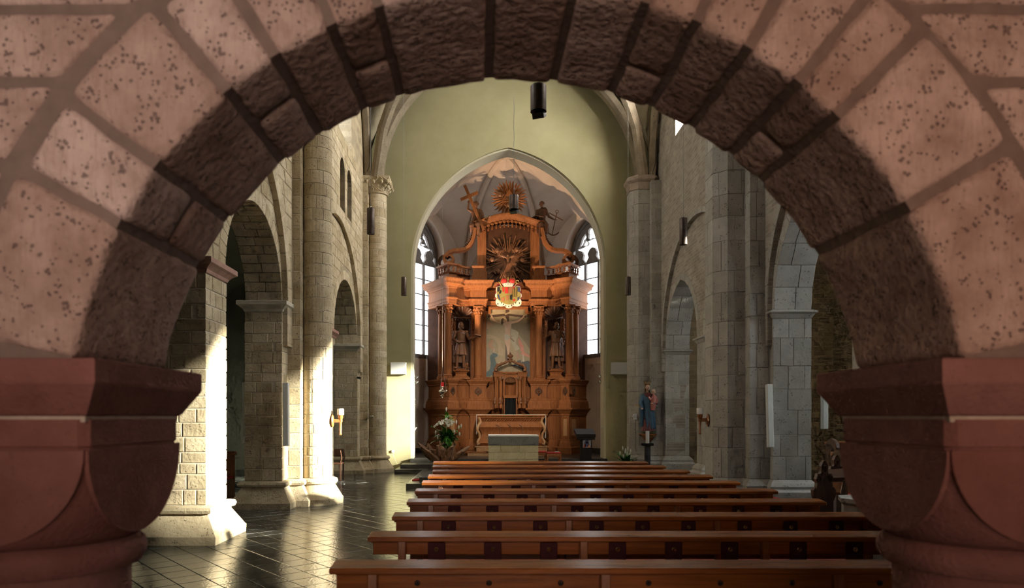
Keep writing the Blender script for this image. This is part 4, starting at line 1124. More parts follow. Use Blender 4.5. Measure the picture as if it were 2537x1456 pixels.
mb = MB(); c = gc+Vector((0, -.05, .02))                        # the dove
mb.ball(c, (.05, .05, .12), 10, 7); mb.ball(c+Vector((0, -.02, .13)), (.035, .04, .04), 8, 6)
for sg in (-1, 1):
    for q in range(4):
        mb.tube([c+Vector((sg*.03, 0, .04)), c+Vector((sg*(.10+.03*q), .0, .10+.01*q)), c+Vector((sg*(.16+.035*q), .01, .03+.03*q))], [.03, .03, .012], 6)
mb.tube([c+Vector((0, 0, -.1)), c+Vector((0, .01, -.2))], [.04, .06], 8, flat=.4)
mb.build('dove', OAKS, glory, smooth='all', remesh=.011)
# balustrade on the wings
RAIL = HALF[1:8]
for sg in (-1, 1):
    pl = [rp(sg*u, v-.02) for u, v in RAIL]
    if sg > 0: pl = pl[::-1]
    mb = MB(); mb.sweep(pl, [(-.12, 6.56), (.02, 6.56), (.02, 6.76), (0, 6.77), (-.10, 6.77)]); bs_ = mb.build('balustrade', OAK, retable)
    mb = MB(); mb.sweep(pl, [(-.11, 7.02), (.01, 7.02), (.03, 7.05), (.03, 7.08), (-.12, 7.08), (-.12, 7.02)]); mb.build('hand_rail', OAK, bs_)
    at, cum = plan_tools(pl, False); T_ = cum[-1]; n = 9
    for k in range(n):
        s0, s1 = T_*(k+.02)/n, T_*(k+.98)/n
        p0, _ = at(s0, -.05); p1, _ = at(s1, -.05); mb = MB(); mid = (p0+p1)/2
        mb.bar((p0.x, p0.y, 6.77), (p1.x, p1.y, 7.02), .022, .02); mb.bar((p1.x, p1.y, 6.77), (p0.x, p0.y, 7.02), .022, .02)
        for zz in (6.82, 6.97): mb.ball((mid.x, mid.y, zz), (.03, .03, .03), 6, 4)
        mb.ball((mid.x, mid.y, 6.895), (.045, .045, .045), 8, 5)
        mb.build('fret', OAK, bs_)
    # pedestal post over the inner column
    x, y = rp(sg*1.09, -.03); mb = MB(); q = rectp(x-.19, x+.19, y-.13, y+.13)
    mb.sweep(q, [(.05, 6.55), (.05, 6.76), (0, 6.77), (0, 7.03), (.04, 7.06), (.04, 7.10)], True, True); mb.build('balustrade_post', OAK, retable)
# scroll volutes from the attic down to the wings
for sg in (-1, 1):
    def scroll(pts, wd, th):
        mb = MB(); rings = []
        for i, p in enumerate(pts):
            a = Vector(pts[min(i+1, len(pts)-1)])-Vector(pts[max(i-1, 0)]); a.normalize(); n_ = Vector((-a.y, a.x)); t_ = th*(1 if i < len(pts)*.6 else max(.35, 1-(i/len(pts)-.6)*1.6))
            o, i_ = Vector(p)+n_*t_/2, Vector(p)-n_*t_/2
            X_ = lambda q: RXC+sg*q.x
            rings.append([(X_(o), SY-wd/2, o.y), (X_(i_), SY-wd/2, i_.y), (X_(i_), SY+wd/2, i_.y), (X_(o), SY+wd/2, o.y)])
        mb.loft(rings); return mb
    SY = RYC-.02
    pts = [(1.20, 8.45), (1.24, 8.2), (1.30, 7.98), (1.42, 7.80), (1.60, 7.69), (1.78, 7.66), (1.96, 7.66), (2.12, 7.60), (2.24, 7.50)]
    pts += [(2.13+.20*(1-.55*k/14)*math.cos(.35-k*.45), 7.35+.20*(1-.55*k/14)*math.sin(.35-k*.45)) for k in range(15)]
    mb = scroll(pts, .34, .11); vo_ = mb.build('scroll_volute', OAK, retable)
    pts2 = [(2.20, 7.55), (2.40, 7.50)]+[(2.36+.17*(1-.5*k/12)*math.cos(.9-k*.48), 7.28+.20*(1-.5*k/12)*math.sin(.9-k*.48)) for k in range(13)]
    SY = RYC+.25; mb = scroll(pts2, .25, .09); mb.build('outer_curl', OAKD, vo_)
    mb = MB()
    for k in range(12):
        f = k/11; mb.ball((RXC+sg*(1.27+.36*f**1.3), RYC-.10, 8.34-.62*f), (.05, .06, .05), 6, 4)
    mb.build('leaf_edge', OAKD, vo_, smooth=True)

# the painted surface: flat layers of colour on the canvas
def flat(name, c, rough=.6, c2=None, sc_=6): return mat('paint_'+name, c, c2 or tuple(x*1.12 for x in c), sc_, rough, 0)
PX = lambda px, py: (RXC+(px-1260)*.01479, Z(py, RYC+.36))
def U(px, py): return PX(1190+px*140/1019, 750+py*200/1456)
paint = [('ground', (.30,.25,.15), (.44,.37,.25), None),
 ('glow', (.40,.32,.19), (.47,.38,.24), [(130,180),(470,180),(480,560),(640,700),(680,1100),(460,1230),(330,1080),(400,860),(350,700),(150,560)]),
 ('shade', (.20,.155,.09), (.26,.20,.12), [(560,330),(820,260),(900,320),(900,830),(700,560),(570,450)]),
 ('smoke', (.46,.42,.31), (.54,.50,.38), [(560,470),(640,490),(700,530),(690,620),(660,660),(640,720),(700,790),(720,840),(640,860),(560,700)]),
 ('cloud', (.47,.36,.22), (.55,.43,.28), [(130,560),(240,590),(350,640),(385,690),(380,790),(430,850),(420,960),(330,930),(330,760),(260,650),(130,640)]),
 ('peach', (.55,.33,.20), (.62,.40,.26), [(130,310),(230,380),(205,430),(180,400),(150,480),(130,470)]),
 ('fire', (.60,.20,.15), (.72,.33,.26), [(690,610),(715,650),(760,720),(790,790),(800,880),(860,930),(900,950),(900,985),(830,960),(760,930),(735,930),(760,880),(710,850),(745,840),(700,740)]),
 ('ember', (.52,.24,.20), (.60,.32,.26), [(660,890),(690,910),(690,960),(715,1000),(680,990)]),
 ('town', (.030,.045,.070), (.05,.07,.10), [(560,1130),(640,1110),(680,1040),(740,1030),(745,1080),(770,1050),(800,1060),(860,1040),(900,1060),(900,1330),(760,1330),(760,1200),(690,1140)]),
 ('steeple', (.62,.52,.44), (.7,.6,.5), [(770,1060),(775,930),(790,930),(805,1060)]),
 ('robe', (.03,.085,.11), (.05,.13,.155), [(180,960),(250,890),(280,900),(325,940),(310,970),(270,990),(295,1080),(280,1200),(230,1290),(180,1330),(110,1330),(110,1250),(180,1200),(200,1080),(185,1000)]),
 ('habit', (.32,.28,.20), (.40,.36,.27), [(110,830),(190,830),(240,870),(190,950),(170,1000),(190,1080),(160,1230),(110,1240)]),
 ('face', (.42,.24,.14), (.5,.3,.19), [(185,690),(215,660),(250,675),(245,725),(215,760),(250,800),(230,850),(150,790),(140,740)]),
 ('hand', (.55,.36,.25), (.62,.43,.31), [(235,870),(262,810),(275,830),(262,890),(290,900),(305,820),(312,850),(290,910),(250,900)]),
 ('timber', (.07,.04,.026), (.10,.062,.042), [(465,130),(525,130),(525,205),(845,235),(840,268),(525,235),(525,560),(545,760),(540,1030),(460,1030),(465,240),(150,262),(145,232),(465,200)]),
 ('title', (.40,.32,.18), (.46,.38,.23), [(445,195),(560,155),(575,175),(460,222)]),
 ('halo', (.58,.46,.26), (.62,.5,.3), None),
 ('body', (.60,.40,.28), (.70,.50,.37), [(195,215),(220,230),(250,280),(300,330),(380,350),(430,340),(520,340),(600,330),(690,310),(760,260),(800,215),(812,235),(770,285),(700,345),(570,380),(560,450),(545,545),(555,690),(545,780),(535,900),(545,1000),(500,1000),(495,900),(480,790),(450,700),(440,600),(455,520),(440,420),(420,385),(300,355),(240,320),(200,250)]),
 ('hair', (.07,.05,.035), (.1,.075,.05), [(385,290),(420,275),(450,300),(445,350),(415,380),(400,410),(380,370)]),
 ('visage', (.44,.29,.20), (.5,.34,.24), [(430,300),(470,310),(480,340),(450,365),(420,350)]),
 ('cloth', (.50,.46,.40), (.58,.54,.47), [(440,560),(540,585),(555,610),(530,650),(480,680),(450,660)]),
 ('dove_band', (.42,.30,.20), (.46,.34,.24), [(540,585),(600,600),(560,615),(620,690),(600,680),(545,620)])]
mb = MB(); mats_ = []
for k, (nm, c1, c2, poly) in enumerate(paint):
    mats_.append(flat(nm, tuple(x*.72 for x in c1), .5, tuple(x*.72 for x in c2), 5)); mb.mi = k
    if nm == 'ground': poly_ = cornered(.02)
    elif nm == 'halo': c_ = U(428, 320); poly_ = circ(c_, .125, 20)
    else: poly_ = [U(*p) for p in poly]
    poly_ = [(min(max(u, pw0+.001), pw1-.001), max(v, pz0+.001)) for u, v in poly_] if nm != 'ground' else poly_
    mb.plate([poly_], 0, .004+.0012*k, fp)
mb.build('canvas', mats_, painting)

# coat of arms
arms = thing('coat_of_arms', 'painted coat of arms with ermine mantle and red princely crown', 'coat of arms', (RXC, RYC-.05, 5.4))
HY = RYC-.30
fa = lambda u, v, w_: (u, HY-w_, v)
def A(px, py): q = (1190+px*140/2038, 680+py*100/1456); return (RXC+(q[0]-1260)*.0144, Z(q[1], 24.3))
RED = flat('arms_red', (.50,.028,.022)); DRED = flat('arms_dark_red', (.20,.012,.02)); ERM = flat('ermine', (.76,.70,.60)); GOLD = mat('gold_leaf', (.58,.38,.13), (.72,.5,.2), 12, .35, 0, metal=.8); BLU = flat('arms_blue', (.035,.05,.13)); BLK = flat('arms_black', (.012,.012,.012)); OLV = flat('arms_olive', (.30,.25,.07)); RST = flat('arms_rust', (.36,.15,.07))
def apl(name, pts, w0, w1, m, parent=arms): mb = MB(); mb.plate([[A(*p) for p in pts]], w0, w1, fa); return mb.build(name, m, parent)
mant = apl('mantle', [(560,420),(600,340),(700,330),(1000,380),(1300,340),(1420,340),(1470,480),(1490,640),(1480,900),(1400,1000),(1000,1080),(600,1000),(530,900),(530,640)], 0, .03, DRED)
apl('ermine_edge', [(600,430),(700,405),(860,425),(1140,430),(1330,395),(1430,430),(1455,560),(1420,640),(1480,700),(1490,790),(1430,870),(1480,950),(1470,1060),(1420,1120),(1330,1150),(1160,1130),(1120,1190),(1010,1220),(930,1195),(870,1130),(720,1150),(600,1120),(545,1020),(545,940),(590,860),(530,800),(530,720),(580,650),(555,560),(570,450)], .03, .05, ERM, mant)
apl('shield', [(600,440),(860,440),(1140,440),(1400,440),(1430,600),(1430,860),(1300,980),(1140,1060),(1000,1080),(880,1050),(720,980),(590,860),(590,600)], .05, .075, OLV)
k = 0
for pts, m in (([(610,460),(700,460),(690,560),(640,640),(600,600)], BLK), ([(780,460),(850,460),(850,640),(800,620)], RED), ([(600,730),(660,720),(720,930),(660,900)], BLU), ([(740,860),(860,800),(860,980),(760,960)], RST), ([(690,560),(760,580),(740,680),(660,700)], BLK),
               ([(880,460),(1000,460),(1000,680),(880,680)], RED), ([(1010,460),(1140,460),(1140,690),(1020,680)], RST), ([(920,760),(1020,740),(1010,900),(940,960)], RST), ([(1060,750),(1140,720),(1140,920),(1060,900)], BLK), ([(1160,440),(1230,440),(1230,520),(1160,520)], RED), ([(1170,900),(1240,890),(1240,960),(1180,970)], RED), ([(1340,460),(1420,460),(1420,640),(1340,620)], BLU), ([(1330,840),(1400,800),(1380,920),(1330,950)], BLU)):
    apl('shield_field', pts, .075, .082+.0006*k, m); k += 1
for x in (1185, 1275):
    mb = MB(); mb.tube([(*fa(*A(x, y), .09),) for y in (480, 560, 700, 820)], [.014, .03, .016, .026], 6); mb.build('gold_figure', GOLD, arms, smooth=True)
for x, y in ((625,1060),(755,1020),(830,1075),(915,1130),(1015,1150),(1120,1110),(1180,1065),(1265,1020),(1405,1030)):
    apl('ermine_spot', [(x-14,y-26),(x+14,y-26),(x+16,y+12),(x,y+28),(x-16,y+12)], .05, .058, BLK, mant)
for sg, xs in ((-1, 855), (1, 1130)):
    mb = MB(); c = A(xs, 235); mb.ball((c[0], HY-.07, c[1]), (.115, .07, .10), 14, 9); mb.build('crown_cap', RED, arms, smooth='all')
    mb = MB(); mb.tube([(c[0]+.122*math.cos(a), HY-.06, c[1]+.107*math.sin(a)) for a in [PI*1.25-1.5*PI*i/14 for i in range(15)]], .014, 6); mb.build('crown_arch', GOLD, arms, smooth=True)
apl('crown_ermine', [(790,330),(860,320),(990,295),(1120,320),(1195,330),(1180,380),(1140,430),(990,440),(850,430),(800,370)], .04, .12, ERM)
for x in (830, 900, 990, 1085, 1150): apl('crown_spot', [(x-12,345),(x+12,345),(x,380)], .12, .126, BLK)
mb = MB(); c = A(990, 230); mb.tube([(c[0], HY-.1, c[1]-.06), (c[0], HY-.1, c[1]+.08)], .022, 8); mb.ball((c[0], HY-.1, c[1]+.11), .03, 8, 6); mb.bar((c[0], HY-.1, c[1]+.12), (c[0], HY-.1, c[1]+.19), .014); mb.build('crown_orb', GOLD, arms, smooth=True)
mb = MB(); mb.tube([fa(*A(1220, 420), .06), fa(*A(1300, 330), .06)], .014, 6); c = A(1330, 265); mb.tube([(c[0]+.055*math.cos(a), HY-.06, c[1]+.055*math.sin(a)) for a in [2*PI*i/14 for i in range(13)]], .011, 6); mb.build('crozier', GOLD, arms, smooth=True)
mb = MB(); mb.tube([fa(*A(780, 450), .06), fa(*A(660, 265), .06)], [.022, .016], 6); mb.build('sword', GOLD, arms, smooth=True)

# sunburst with the triangle on top
sb = Vector((RXC+.03, RYC+.10, Z(492, 24.8)))
sun_t = thing('sunburst', 'wooden sunburst of flaming rays with an inscribed triangle above the altar', 'carving', (sb.x, sb.y, 8.95))
for k in range(30):
    a = 2*PI*k/30+.05; wavy = k % 2 == 0; l = .70 if wavy else .64; d = Vector((math.cos(a), 0, math.sin(a))); n_ = Vector((-d.z, 0, d.x)); mb = MB(); rings = []
    for q in range(9):
        f = q/8; r = .16+(l-.16)*f; off = .022*math.sin(f*PI*3.2)*f if wavy else 0; wd = (.035+.045*f)*(1 if f < .72 else max(.04, (1-f)/.28)) if not wavy else (.03+.05*f)*(1 if f < .6 else max(.05, (1-f)/.4))
        wd *= 1.45; p = sb+d*r+n_*off; rings.append([p+n_*wd/2+Vector((0, .012, 0)), p+Vector((0, -.022, 0)), p-n_*wd/2+Vector((0, .012, 0))])
    mb.loft(rings); mb.build('ray', OAK, sun_t)
ft = lambda u, v, w_: (sb.x+u, sb.y-.05-w_, sb.z-.02+v)
mb = MB(); mb.plate([[(-.27, -.13), (.27, -.13), (0, .29)]], 0, .03, ft); tri = mb.build('triangle', OAK, sun_t)
mb = MB(); mb.plate([[(-.30, -.15), (.30, -.15), (0, .32)], [(-.235, -.112), (.235, -.112), (0, .255)]], 0, .05, ft); mb.build('triangle_frame', OAK, tri)
mb = MB()                                                       # the four carved letters
for x, st in ((.115, 'yod'), (.04, 'he'), (-.03, 'vav'), (-.105, 'he')):
    B_ = lambda a, b, c, d: mb.plate([[(x+a, b), (x+c, b), (x+c, d), (x+a, d)]], .03, .036, ft)
    if st == 'yod': B_(-.012, .0, .012, .05); B_(-.012, .03, .025, .05)
    elif st == 'vav': B_(-.008, -.06, .010, .05); B_(-.02, .035, .012, .05)
    else: B_(-.030, .032, .030, .05); B_(.014, -.06, .030, .05); B_(-.030, -.06, -.016, .01)
mb.build('lettering', BLK, tri)
for dx, dz in ((-.33, .10), (.30, .10), (0, -.27)): cherub(sun_t, (sb.x+dx, sb.y-.08, sb.z+dz), .075, OAKS)
mb = MB(); mb.bar((sb.x, sb.y+.06, 8.9), (sb.x, sb.y+.06, sb.z), .06); mb.build('support', OAKD, sun_t)

# ------------------------------------------------------------------ carved figures
def drape(mb, rows, n=48):
    """rows: (z, cx, cy, rx, ry, fold depth, fold count, phase)"""
    mb.loft([[(cx+rx*(1+fd*math.sin(nf*a+ph))*math.cos(a), cy+ry*(1+fd*math.sin(nf*a+ph))*math.sin(a), z) for a in [2*PI*j/n for j in range(n)]] for z, cx, cy, rx, ry, fd, nf, ph in rows])
def limb(mb, pts, rad): 
    P = [Vector(p) for p in pts]; out, rr = [], []
    for i in range(len(P)-1):
        for k in range(4):
            f = k/4; out.append(P[i].lerp(P[i+1], f)); rr.append(rad[i]+(rad[i+1]-rad[i])*f)
    out.append(P[-1]); rr.append(rad[-1]); mb.tube(out, rr, 10)
    for p, r in zip(P, rad): mb.ball(p, r*1.02, 10, 6)
def hand(mb, c, d, up, s_=1.0, curl=.5):
    """palm, four fingers and a thumb at c, pointing along d"""
    c, d, up = Vector(c), Vector(d).normalized(), Vector(up).normalized(); sd = d.cross(up).normalized()
    ro = Matrix((sd, d, sd.cross(d))).transposed(); mb.ball(c+d*.035*s_, (.036*s_, .048*s_, .018*s_), 10, 6, ro)
    for k in range(4):
        b = c+d*.075*s_+sd*(-.027+.018*k)*s_; l = (.06, .068, .064, .05)[k]*s_
        mb.tube([b-d*.02*s_, b+d*l*.5-up*.01*s_*curl, b+d*l*.85-up*.03*s_*curl], [.011*s_, .0105*s_, .009*s_], 6)
    mb.tube([c+d*.015*s_-sd*.03*s_, c+d*.045*s_-sd*.058*s_, c+d*.075*s_-sd*.062*s_], [.013*s_, .012*s_, .010*s_], 6)
def face(mb, c, yaw, tilt=0, s_=1.0, hair=0, beard=False):
    """a head with brow, eyes, nose, mouth, ears; hair 1 = curls to the neck, 2 = tied up"""
    c = Vector(c); R_ = Matrix.Rotation(yaw, 3, 'Z') @ Matrix.Rotation(tilt, 3, 'X')
    def P(x, y, z): return c+R_ @ (Vector((x, y, z))*s_)
    def E(p, r): mb.ball(P(*p), tuple(q*s_ for q in r), 12, 8, R_)
    E((0, 0, .02), (.078, .092, .105)); E((0, -.022, -.045), (.058, .066, .066)); E((0, -.072, -.095), (.028, .026, .024))
    E((0, -.092, .002), (.014, .026, .032)); E((0, -.078, .042), (.052, .020, .014)); E((0, -.085, -.052), (.026, .014, .009)); E((0, -.083, -.066), (.022, .014, .009))
    for sg in (-1, 1):
        E((sg*.030, -.080, .022), (.014, .012, .009)); E((sg*.042, -.062, -.022), (.026, .024, .024)); E((sg*.080, .0, .0), (.012, .020, .030))
    if hair:
        E((0, .02, .06), (.088, .098, .085))
        rr = random.Random(3)
        for k in range(16 if hair == 1 else 9):
            a = PI*(-.08+1.16*k/(15 if hair == 1 else 8)); E((.088*math.cos(a), .088*math.sin(a)*.95+.005, (-.06 if hair == 1 else .03)+rr.uniform(-.04, .07)), (.030, .030, .036))
        if hair == 2: E((0, .10, .05), (.045, .05, .045))
    if beard: E((0, -.072, -.115), (.045, .035, .05))
    mb.tube([P(0, .01, -.06), P(0, .02, -.17)], [.048*s_, .055*s_], 10)
def place(mb, loc, rz=0, s_=1.0):
    ro = Matrix.Rotation(rz, 3, 'Z'); L_ = Vector(loc); mb.v = [tuple(L_+ro @ (Vector(p)*s_)) for p in mb.v]; return mb

# left saint: book in the outstretched hand, tunic and cloak
sl = thing('statue', 'carved wooden saint holding a book out in the left altar niche', 'statue', (RXC-1.72, RYC-.02, 3.40))
mb = MB()
limb(mb, [(-.10, .02, .80), (-.13, -.04, .46), (-.14, .0, .09)], [.10, .065, .045]); limb(mb, [(.09, .0, .80), (.10, -.02, .45), (.11, .04, .09)], [.10, .065, .045])
mb.ball((-.19, -.09, .035), (.055, .13, .04), 10, 6, Matrix.Rotation(-.5, 3, 'Z')); mb.ball((.13, -.04, .035), (.05, .13, .04), 10, 6, Matrix.Rotation(.3, 3, 'Z'))
drape(mb, [(.50, -.01, 0, .235, .18, .09, 11, 0), (.60, -.01, 0, .215, .165, .08, 11, .2), (.75, 0, 0, .19, .15, .06, 11, .4), (.90, 0, 0, .165, .13, .03, 11, .5), (.97, 0, 0, .150, .115, 0, 11, 0), (1.02, 0, 0, .158, .125, 0, 9, 0), (1.15, .0, -.005, .185, .14, .02, 7, 0), (1.28, 0, 0, .205, .14, .02, 7, 0), (1.36, 0, .01, .195, .11, 0, 7, 0), (1.41, 0, .01, .11, .08, 0, 7, 0)])
mb.tube([(.16*math.cos(a), -.01+.13*math.sin(a), .965) for a in [2*PI*k/20 for k in range(21)]], .026, 8)
drape(mb, [(.22, -.10, .14, .17, .05, .25, 6, 0), (.5, -.08, .14, .19, .055, .2, 6, .3), (.9, -.05, .13, .20, .06, .14, 6, .6), (1.2, -.03, .10, .22, .06, .06, 6, .8), (1.40, 0, .05, .17, .07, 0, 6, 0)], 36)
limb(mb, [(.19, 0, 1.33), (.30, -.06, 1.10), (.48, -.16, 1.13)], [.075, .060, .038]); hand(mb, (.49, -.165, 1.13), (.9, -.35, .12), (0, 0, 1), 1.1, .3)
limb(mb, [(-.19, 0, 1.33), (-.29, -.05, 1.08), (-.15, -.17, .99)], [.075, .060, .038]); hand(mb, (-.14, -.175, .99), (.8, -.1, -.2), (0, -1, .3), 1.1, .7)
for sg in (-1, 1): mb.ball((sg*.20, 0, 1.33), (.085, .085, .075), 10, 6)
face(mb, (.02, -.03, 1.57), .75, .08, 1.0, 1)
place(mb, (RXC-1.72, RYC-.02, 3.405), 0, .985).build('body', OAKS, sl, smooth='all', remesh=.0115)
mb = MB(); ro = Matrix.Rotation(.25, 3, 'Y'); mb.box(-.11, .11, -.09, .09, -.022, .022, .006, lambda x, y, z: tuple(Vector((RXC-1.72+.62, RYC-.25, 3.40+1.19))+ro @ Vector((x, y, z)))); mb.build('book', OAKS, sl)
mb = MB(); mb.ball((.20, .03, .12), (.09, .08, .10), 12, 8); mb.ball((.24, -.05, .16), (.045, .05, .06), 8, 6); mb.ball((.20, .0, .03), (.13, .10, .03), 10, 6); place(mb, (RXC-1.72, RYC-.02, 3.405)).build('helmet', OAKS, sl, smooth='all', remesh=.012)
mb = MB(); mb.box(RXC-1.92, RXC-1.50, RYC-.19, RYC+.15, 3.398, 3.412, .004); mb.build('foot_plate', OAKS, sl)
# right saint: palm frond raised
sr = thing('statue', 'carved wooden saint raising a palm frond in the right altar niche', 'statue', (RXC+1.72, RYC-.02, 3.40))
mb = MB()
limb(mb, [(-.09, .0, .80), (-.11, -.06, .46), (-.13, .04, .09)], [.10, .068, .046]); limb(mb, [(.10, .0, .80), (.10, -.02, .45), (.13, .0, .09)], [.10, .068, .046])
mb.ball((-.17, -.03, .035), (.05, .13, .04), 10, 6, Matrix.Rotation(-.6, 3, 'Z')); mb.ball((.17, -.07, .035), (.05, .13, .04), 10, 6, Matrix.Rotation(.7, 3, 'Z'))
drape(mb, [(.45, .0, .02, .245, .18, .11, 13, 0), (.58, 0, .01, .225, .17, .10, 13, .1), (.75, 0, 0, .195, .155, .07, 13, .2), (.90, 0, 0, .17, .135, .03, 13, .3), (.98, 0, 0, .160, .125, 0, 9, 0), (1.10, 0, -.01, .185, .15, 0, 9, 0), (1.25, 0, -.01, .21, .15, .01, 7, 0), (1.35, 0, .0, .20, .115, 0, 7, 0), (1.41, 0, .01, .11, .08, 0, 7, 0)])
mb.tube([(.17*math.cos(a), -.01+.14*math.sin(a), .985) for a in [2*PI*k/20 for k in range(21)]], .024, 8)
drape(mb, [(.28, .10, .15, .19, .05, .22, 7, 0), (.6, .08, .14, .20, .055, .18, 7, .3), (1.0, .05, .12, .21, .06, .1, 7, .6), (1.38, 0, .05, .17, .07, 0, 7, 0)], 36)
limb(mb, [(-.20, 0, 1.33), (-.36, -.06, 1.18), (-.36, -.15, 1.40)], [.078, .062, .038]); hand(mb, (-.36, -.155, 1.41), (.05, -.1, 1), (.2, -1, 0), 1.1, .8)
limb(mb, [(.20, 0, 1.33), (.31, -.04, 1.10), (.26, -.18, 1.06)], [.078, .065, .038]); hand(mb, (.255, -.19, 1.06), (-.3, -.9, -.1), (0, 0, 1), 1.1, .6)
for sg in (-1, 1): mb.ball((sg*.20, 0, 1.33), (.09, .09, .08), 10, 6)
face(mb, (.0, -.03, 1.57), -.6, -.12, 1.0, 1)
place(mb, (RXC+1.72, RYC-.02, 3.405), 0, .985).build('body', OAKS, sr, smooth='all', remesh=.0115)
mb = MB()
for k in range(9): mb.tube([(-.37, -.17, 1.42+.03*k), (-.37+(.05 if k % 2 else -.05), -.17, 1.48+.032*k)], [.016, .008], 6)
mb.tube([(-.37, -.17, 1.36), (-.375, -.17, 1.72)], [.018, .012], 6); place(mb, (RXC+1.72, RYC-.02, 3.405)).build('palm_frond', OAKS, sr, smooth=True)
mb = MB(); mb.box(RXC+1.50, RXC+1.92, RYC-.19, RYC+.15, 3.398, 3.412, .004); mb.build('foot_plate', OAKS, sr)

# seated figures on the attic: one with a large cross, one with an anchor
def seated(mb, sgn, headyaw):
    drape(mb, [(.02, 0, 0, .24, .20, .12, 9, 0), (.16, 0, -.02, .25, .22, .14, 9, .3), (.34, .0, -.04, .24, .23, .12, 9, .6), (.46, 0, .0, .20, .18, .06, 9, .8), (.56, 0, .02, .15, .12, 0, 7, 0), (.68, 0, .02, .165, .12, .03, 7, 0), (.82, 0, .02, .18, .12, .02, 7, 0), (.92, 0, .02, .16, .09, 0, 7, 0), (.97, 0, .02, .09, .07, 0, 7, 0)])
    limb(mb, [(sgn*.08, -.06, .40), (sgn*.13, -.30, .30), (sgn*.16, -.28, -.12)], [.12, .10, .06]); limb(mb, [(-sgn*.08, -.06, .40), (-sgn*.07, -.28, .26), (-sgn*.08, -.22, -.14)], [.12, .10, .06])
    for x in (sgn*.16, -sgn*.08): mb.ball((x, -.32, -.16), (.04, .10, .035), 8, 5)
    face(mb, (0, -.01, 1.12), headyaw, .12, .95, 2)
f1p = (RXC-1.17, RYC+.22, 8.30)
f1 = thing('statue', 'seated carved figure holding a large tilted cross above the altar', 'statue', f1p)
mb = MB(); seated(mb, 1, .4)
limb(mb, [(-.17, .0, .87), (-.30, -.06, .95), (-.26, -.10, 1.16)], [.06, .045, .03]); hand(mb, (-.255, -.105, 1.17), (.25, 0, 1), (0, -1, 0), 1.0, .9)
limb(mb, [(.17, 0, .87), (.26, -.08, .68), (.36, -.16, .48)], [.07, .05, .032]); hand(mb, (.365, -.165, .475), (.6, -.3, -.3), (0, 0, 1), 1.0, .9)
drape(mb, [(.42, .14, .0, .10, .12, .1, 6, 0), (.62, .20, -.02, .10, .10, .1, 6, 0), (.82, .20, -.02, .08, .08, .05, 6, 0)], 24)
place(mb, f1p, -.25, .98).build('body', OAKS, f1, smooth='all', remesh=.0125)
mb = MB(); b0, b1 = Vector((RXC-.90, RYC-.02, 8.42)), Vector((RXC-1.58, RYC-.02, 10.02)); mb.bar(b0, b1, .10, .08, up=(0, 1, 0)); ax = (b1-b0).normalized(); cr = b1-ax*.42; s_ = Vector((ax.z, 0, -ax.x)); mb.bar(cr-s_*.34, cr+s_*.34, .10, .078, up=(0, 1, 0)); mb.build('cross', OAK, f1)
mb = MB(); c = Vector((RXC-.77, RYC-.02, 8.80)); mb.tube([c+Vector((-.05, 0, -.10)), c+Vector((0, 0, 0)), c+Vector((.07, -.02, .06)), c+Vector((.11, -.03, .10))], [.05, .025, .035, .065], 10); mb.build('chalice', OAKS, f1, smooth=True)
f2p = (RXC+1.22, RYC+.22, 8.30)
f2 = thing('statue', 'seated carved figure with an anchor above the altar', 'statue', f2p)
mb = MB(); seated(mb, -1, -.8)
limb(mb, [(.17, .0, .87), (.27, -.05, .68), (.42, -.12, .58)], [.065, .048, .03]); hand(mb, (.425, -.125, .575), (.9, -.2, -.1), (0, 0, 1), 1.0, .9)
limb(mb, [(-.17, 0, .87), (-.24, -.08, .66), (-.10, -.2, .62)], [.065, .05, .03]); hand(mb, (-.1, -.205, .62), (.9, -.2, -.1), (0, 0, 1), 1.0, .5)
drape(mb, [(.50, -.30, .06, .12, .05, .3, 5, 0), (.60, -.28, .06, .14, .06, .3, 5, .5), (.70, -.20, .05, .08, .05, .2, 5, 0)], 24)
drape(mb, [(.80, .16, .10, .06, .06, .3, 5, 0), (.95, .18, .10, .09, .07, .3, 5, .5), (1.05, .14, .08, .05, .05, .2, 5, 0)], 24)
place(mb, f2p, .25, .98).build('body', OAKD, f2, smooth='all', remesh=.0125)
mb = MB(); ap, aq = Vector((RXC+1.75, RYC+.05, 9.05)), Vector((RXC+1.58, RYC+.05, 8.25)); mb.bar(aq, ap, .035, .03); d = (ap-aq).normalized(); s_ = Vector((d.z, 0, -d.x))
mb.tube([ap+d*.05+Vector((.05*math.cos(a), 0, .05*math.sin(a))) for a in [2*PI*k/14 for k in range(15)]], .012, 6)
mb.tube([aq+s_*(.26*math.sin(a))+d*(.30-.30*math.cos(a)) for a in [-1.1+2.2*k/12 for k in range(13)]], [.012]+[.025]*11+[.012], 6); mb.bar(ap-d*.10-s_*.26-Vector((0,0,-.04)), ap-d*.10+s_*.26+Vector((0,0,-.12)), .03, .03)
mb.build('anchor', OAKD, f2, smooth=True)

# ------------------------------------------------------------------ tabernacle and old altar
tab = thing('tabernacle', 'carved oak tabernacle with a shell niche and black curtain on the high altar', 'tabernacle', (RXC+.0, RYC-.30, 1.98))
TX, TY = RXC+.06, RYC-.28
def rail(x0, x1, y0, y1, z0, z1, m=OAK, name='body', b=.008): mb = MB(); mb.box(x0, x1, y0, y1, z0, z1, b); return mb.build(name, m, tab)
rail(TX-.24, TX-.20, TY-.02, TY+.32, 1.72, 2.36, name='door_jamb'); rail(TX+.20, TX+.24, TY-.02, TY+.32, 1.72, 2.36, name='door_jamb')
mb = MB(); rr_ = [[(TX-.20+.40*j/24, TY+.06+.018*math.sin(j*2.1), z) for j in range(25)] for z in (1.72, 2.0, 2.34)]; mb.loft(rr_, False, False); mb.build('curtain', CURTAIN, tab, smooth=True)
rail(TX-.26, TX+.26, TY-.06, TY+.32, 2.34, 2.42, name='door_lintel')
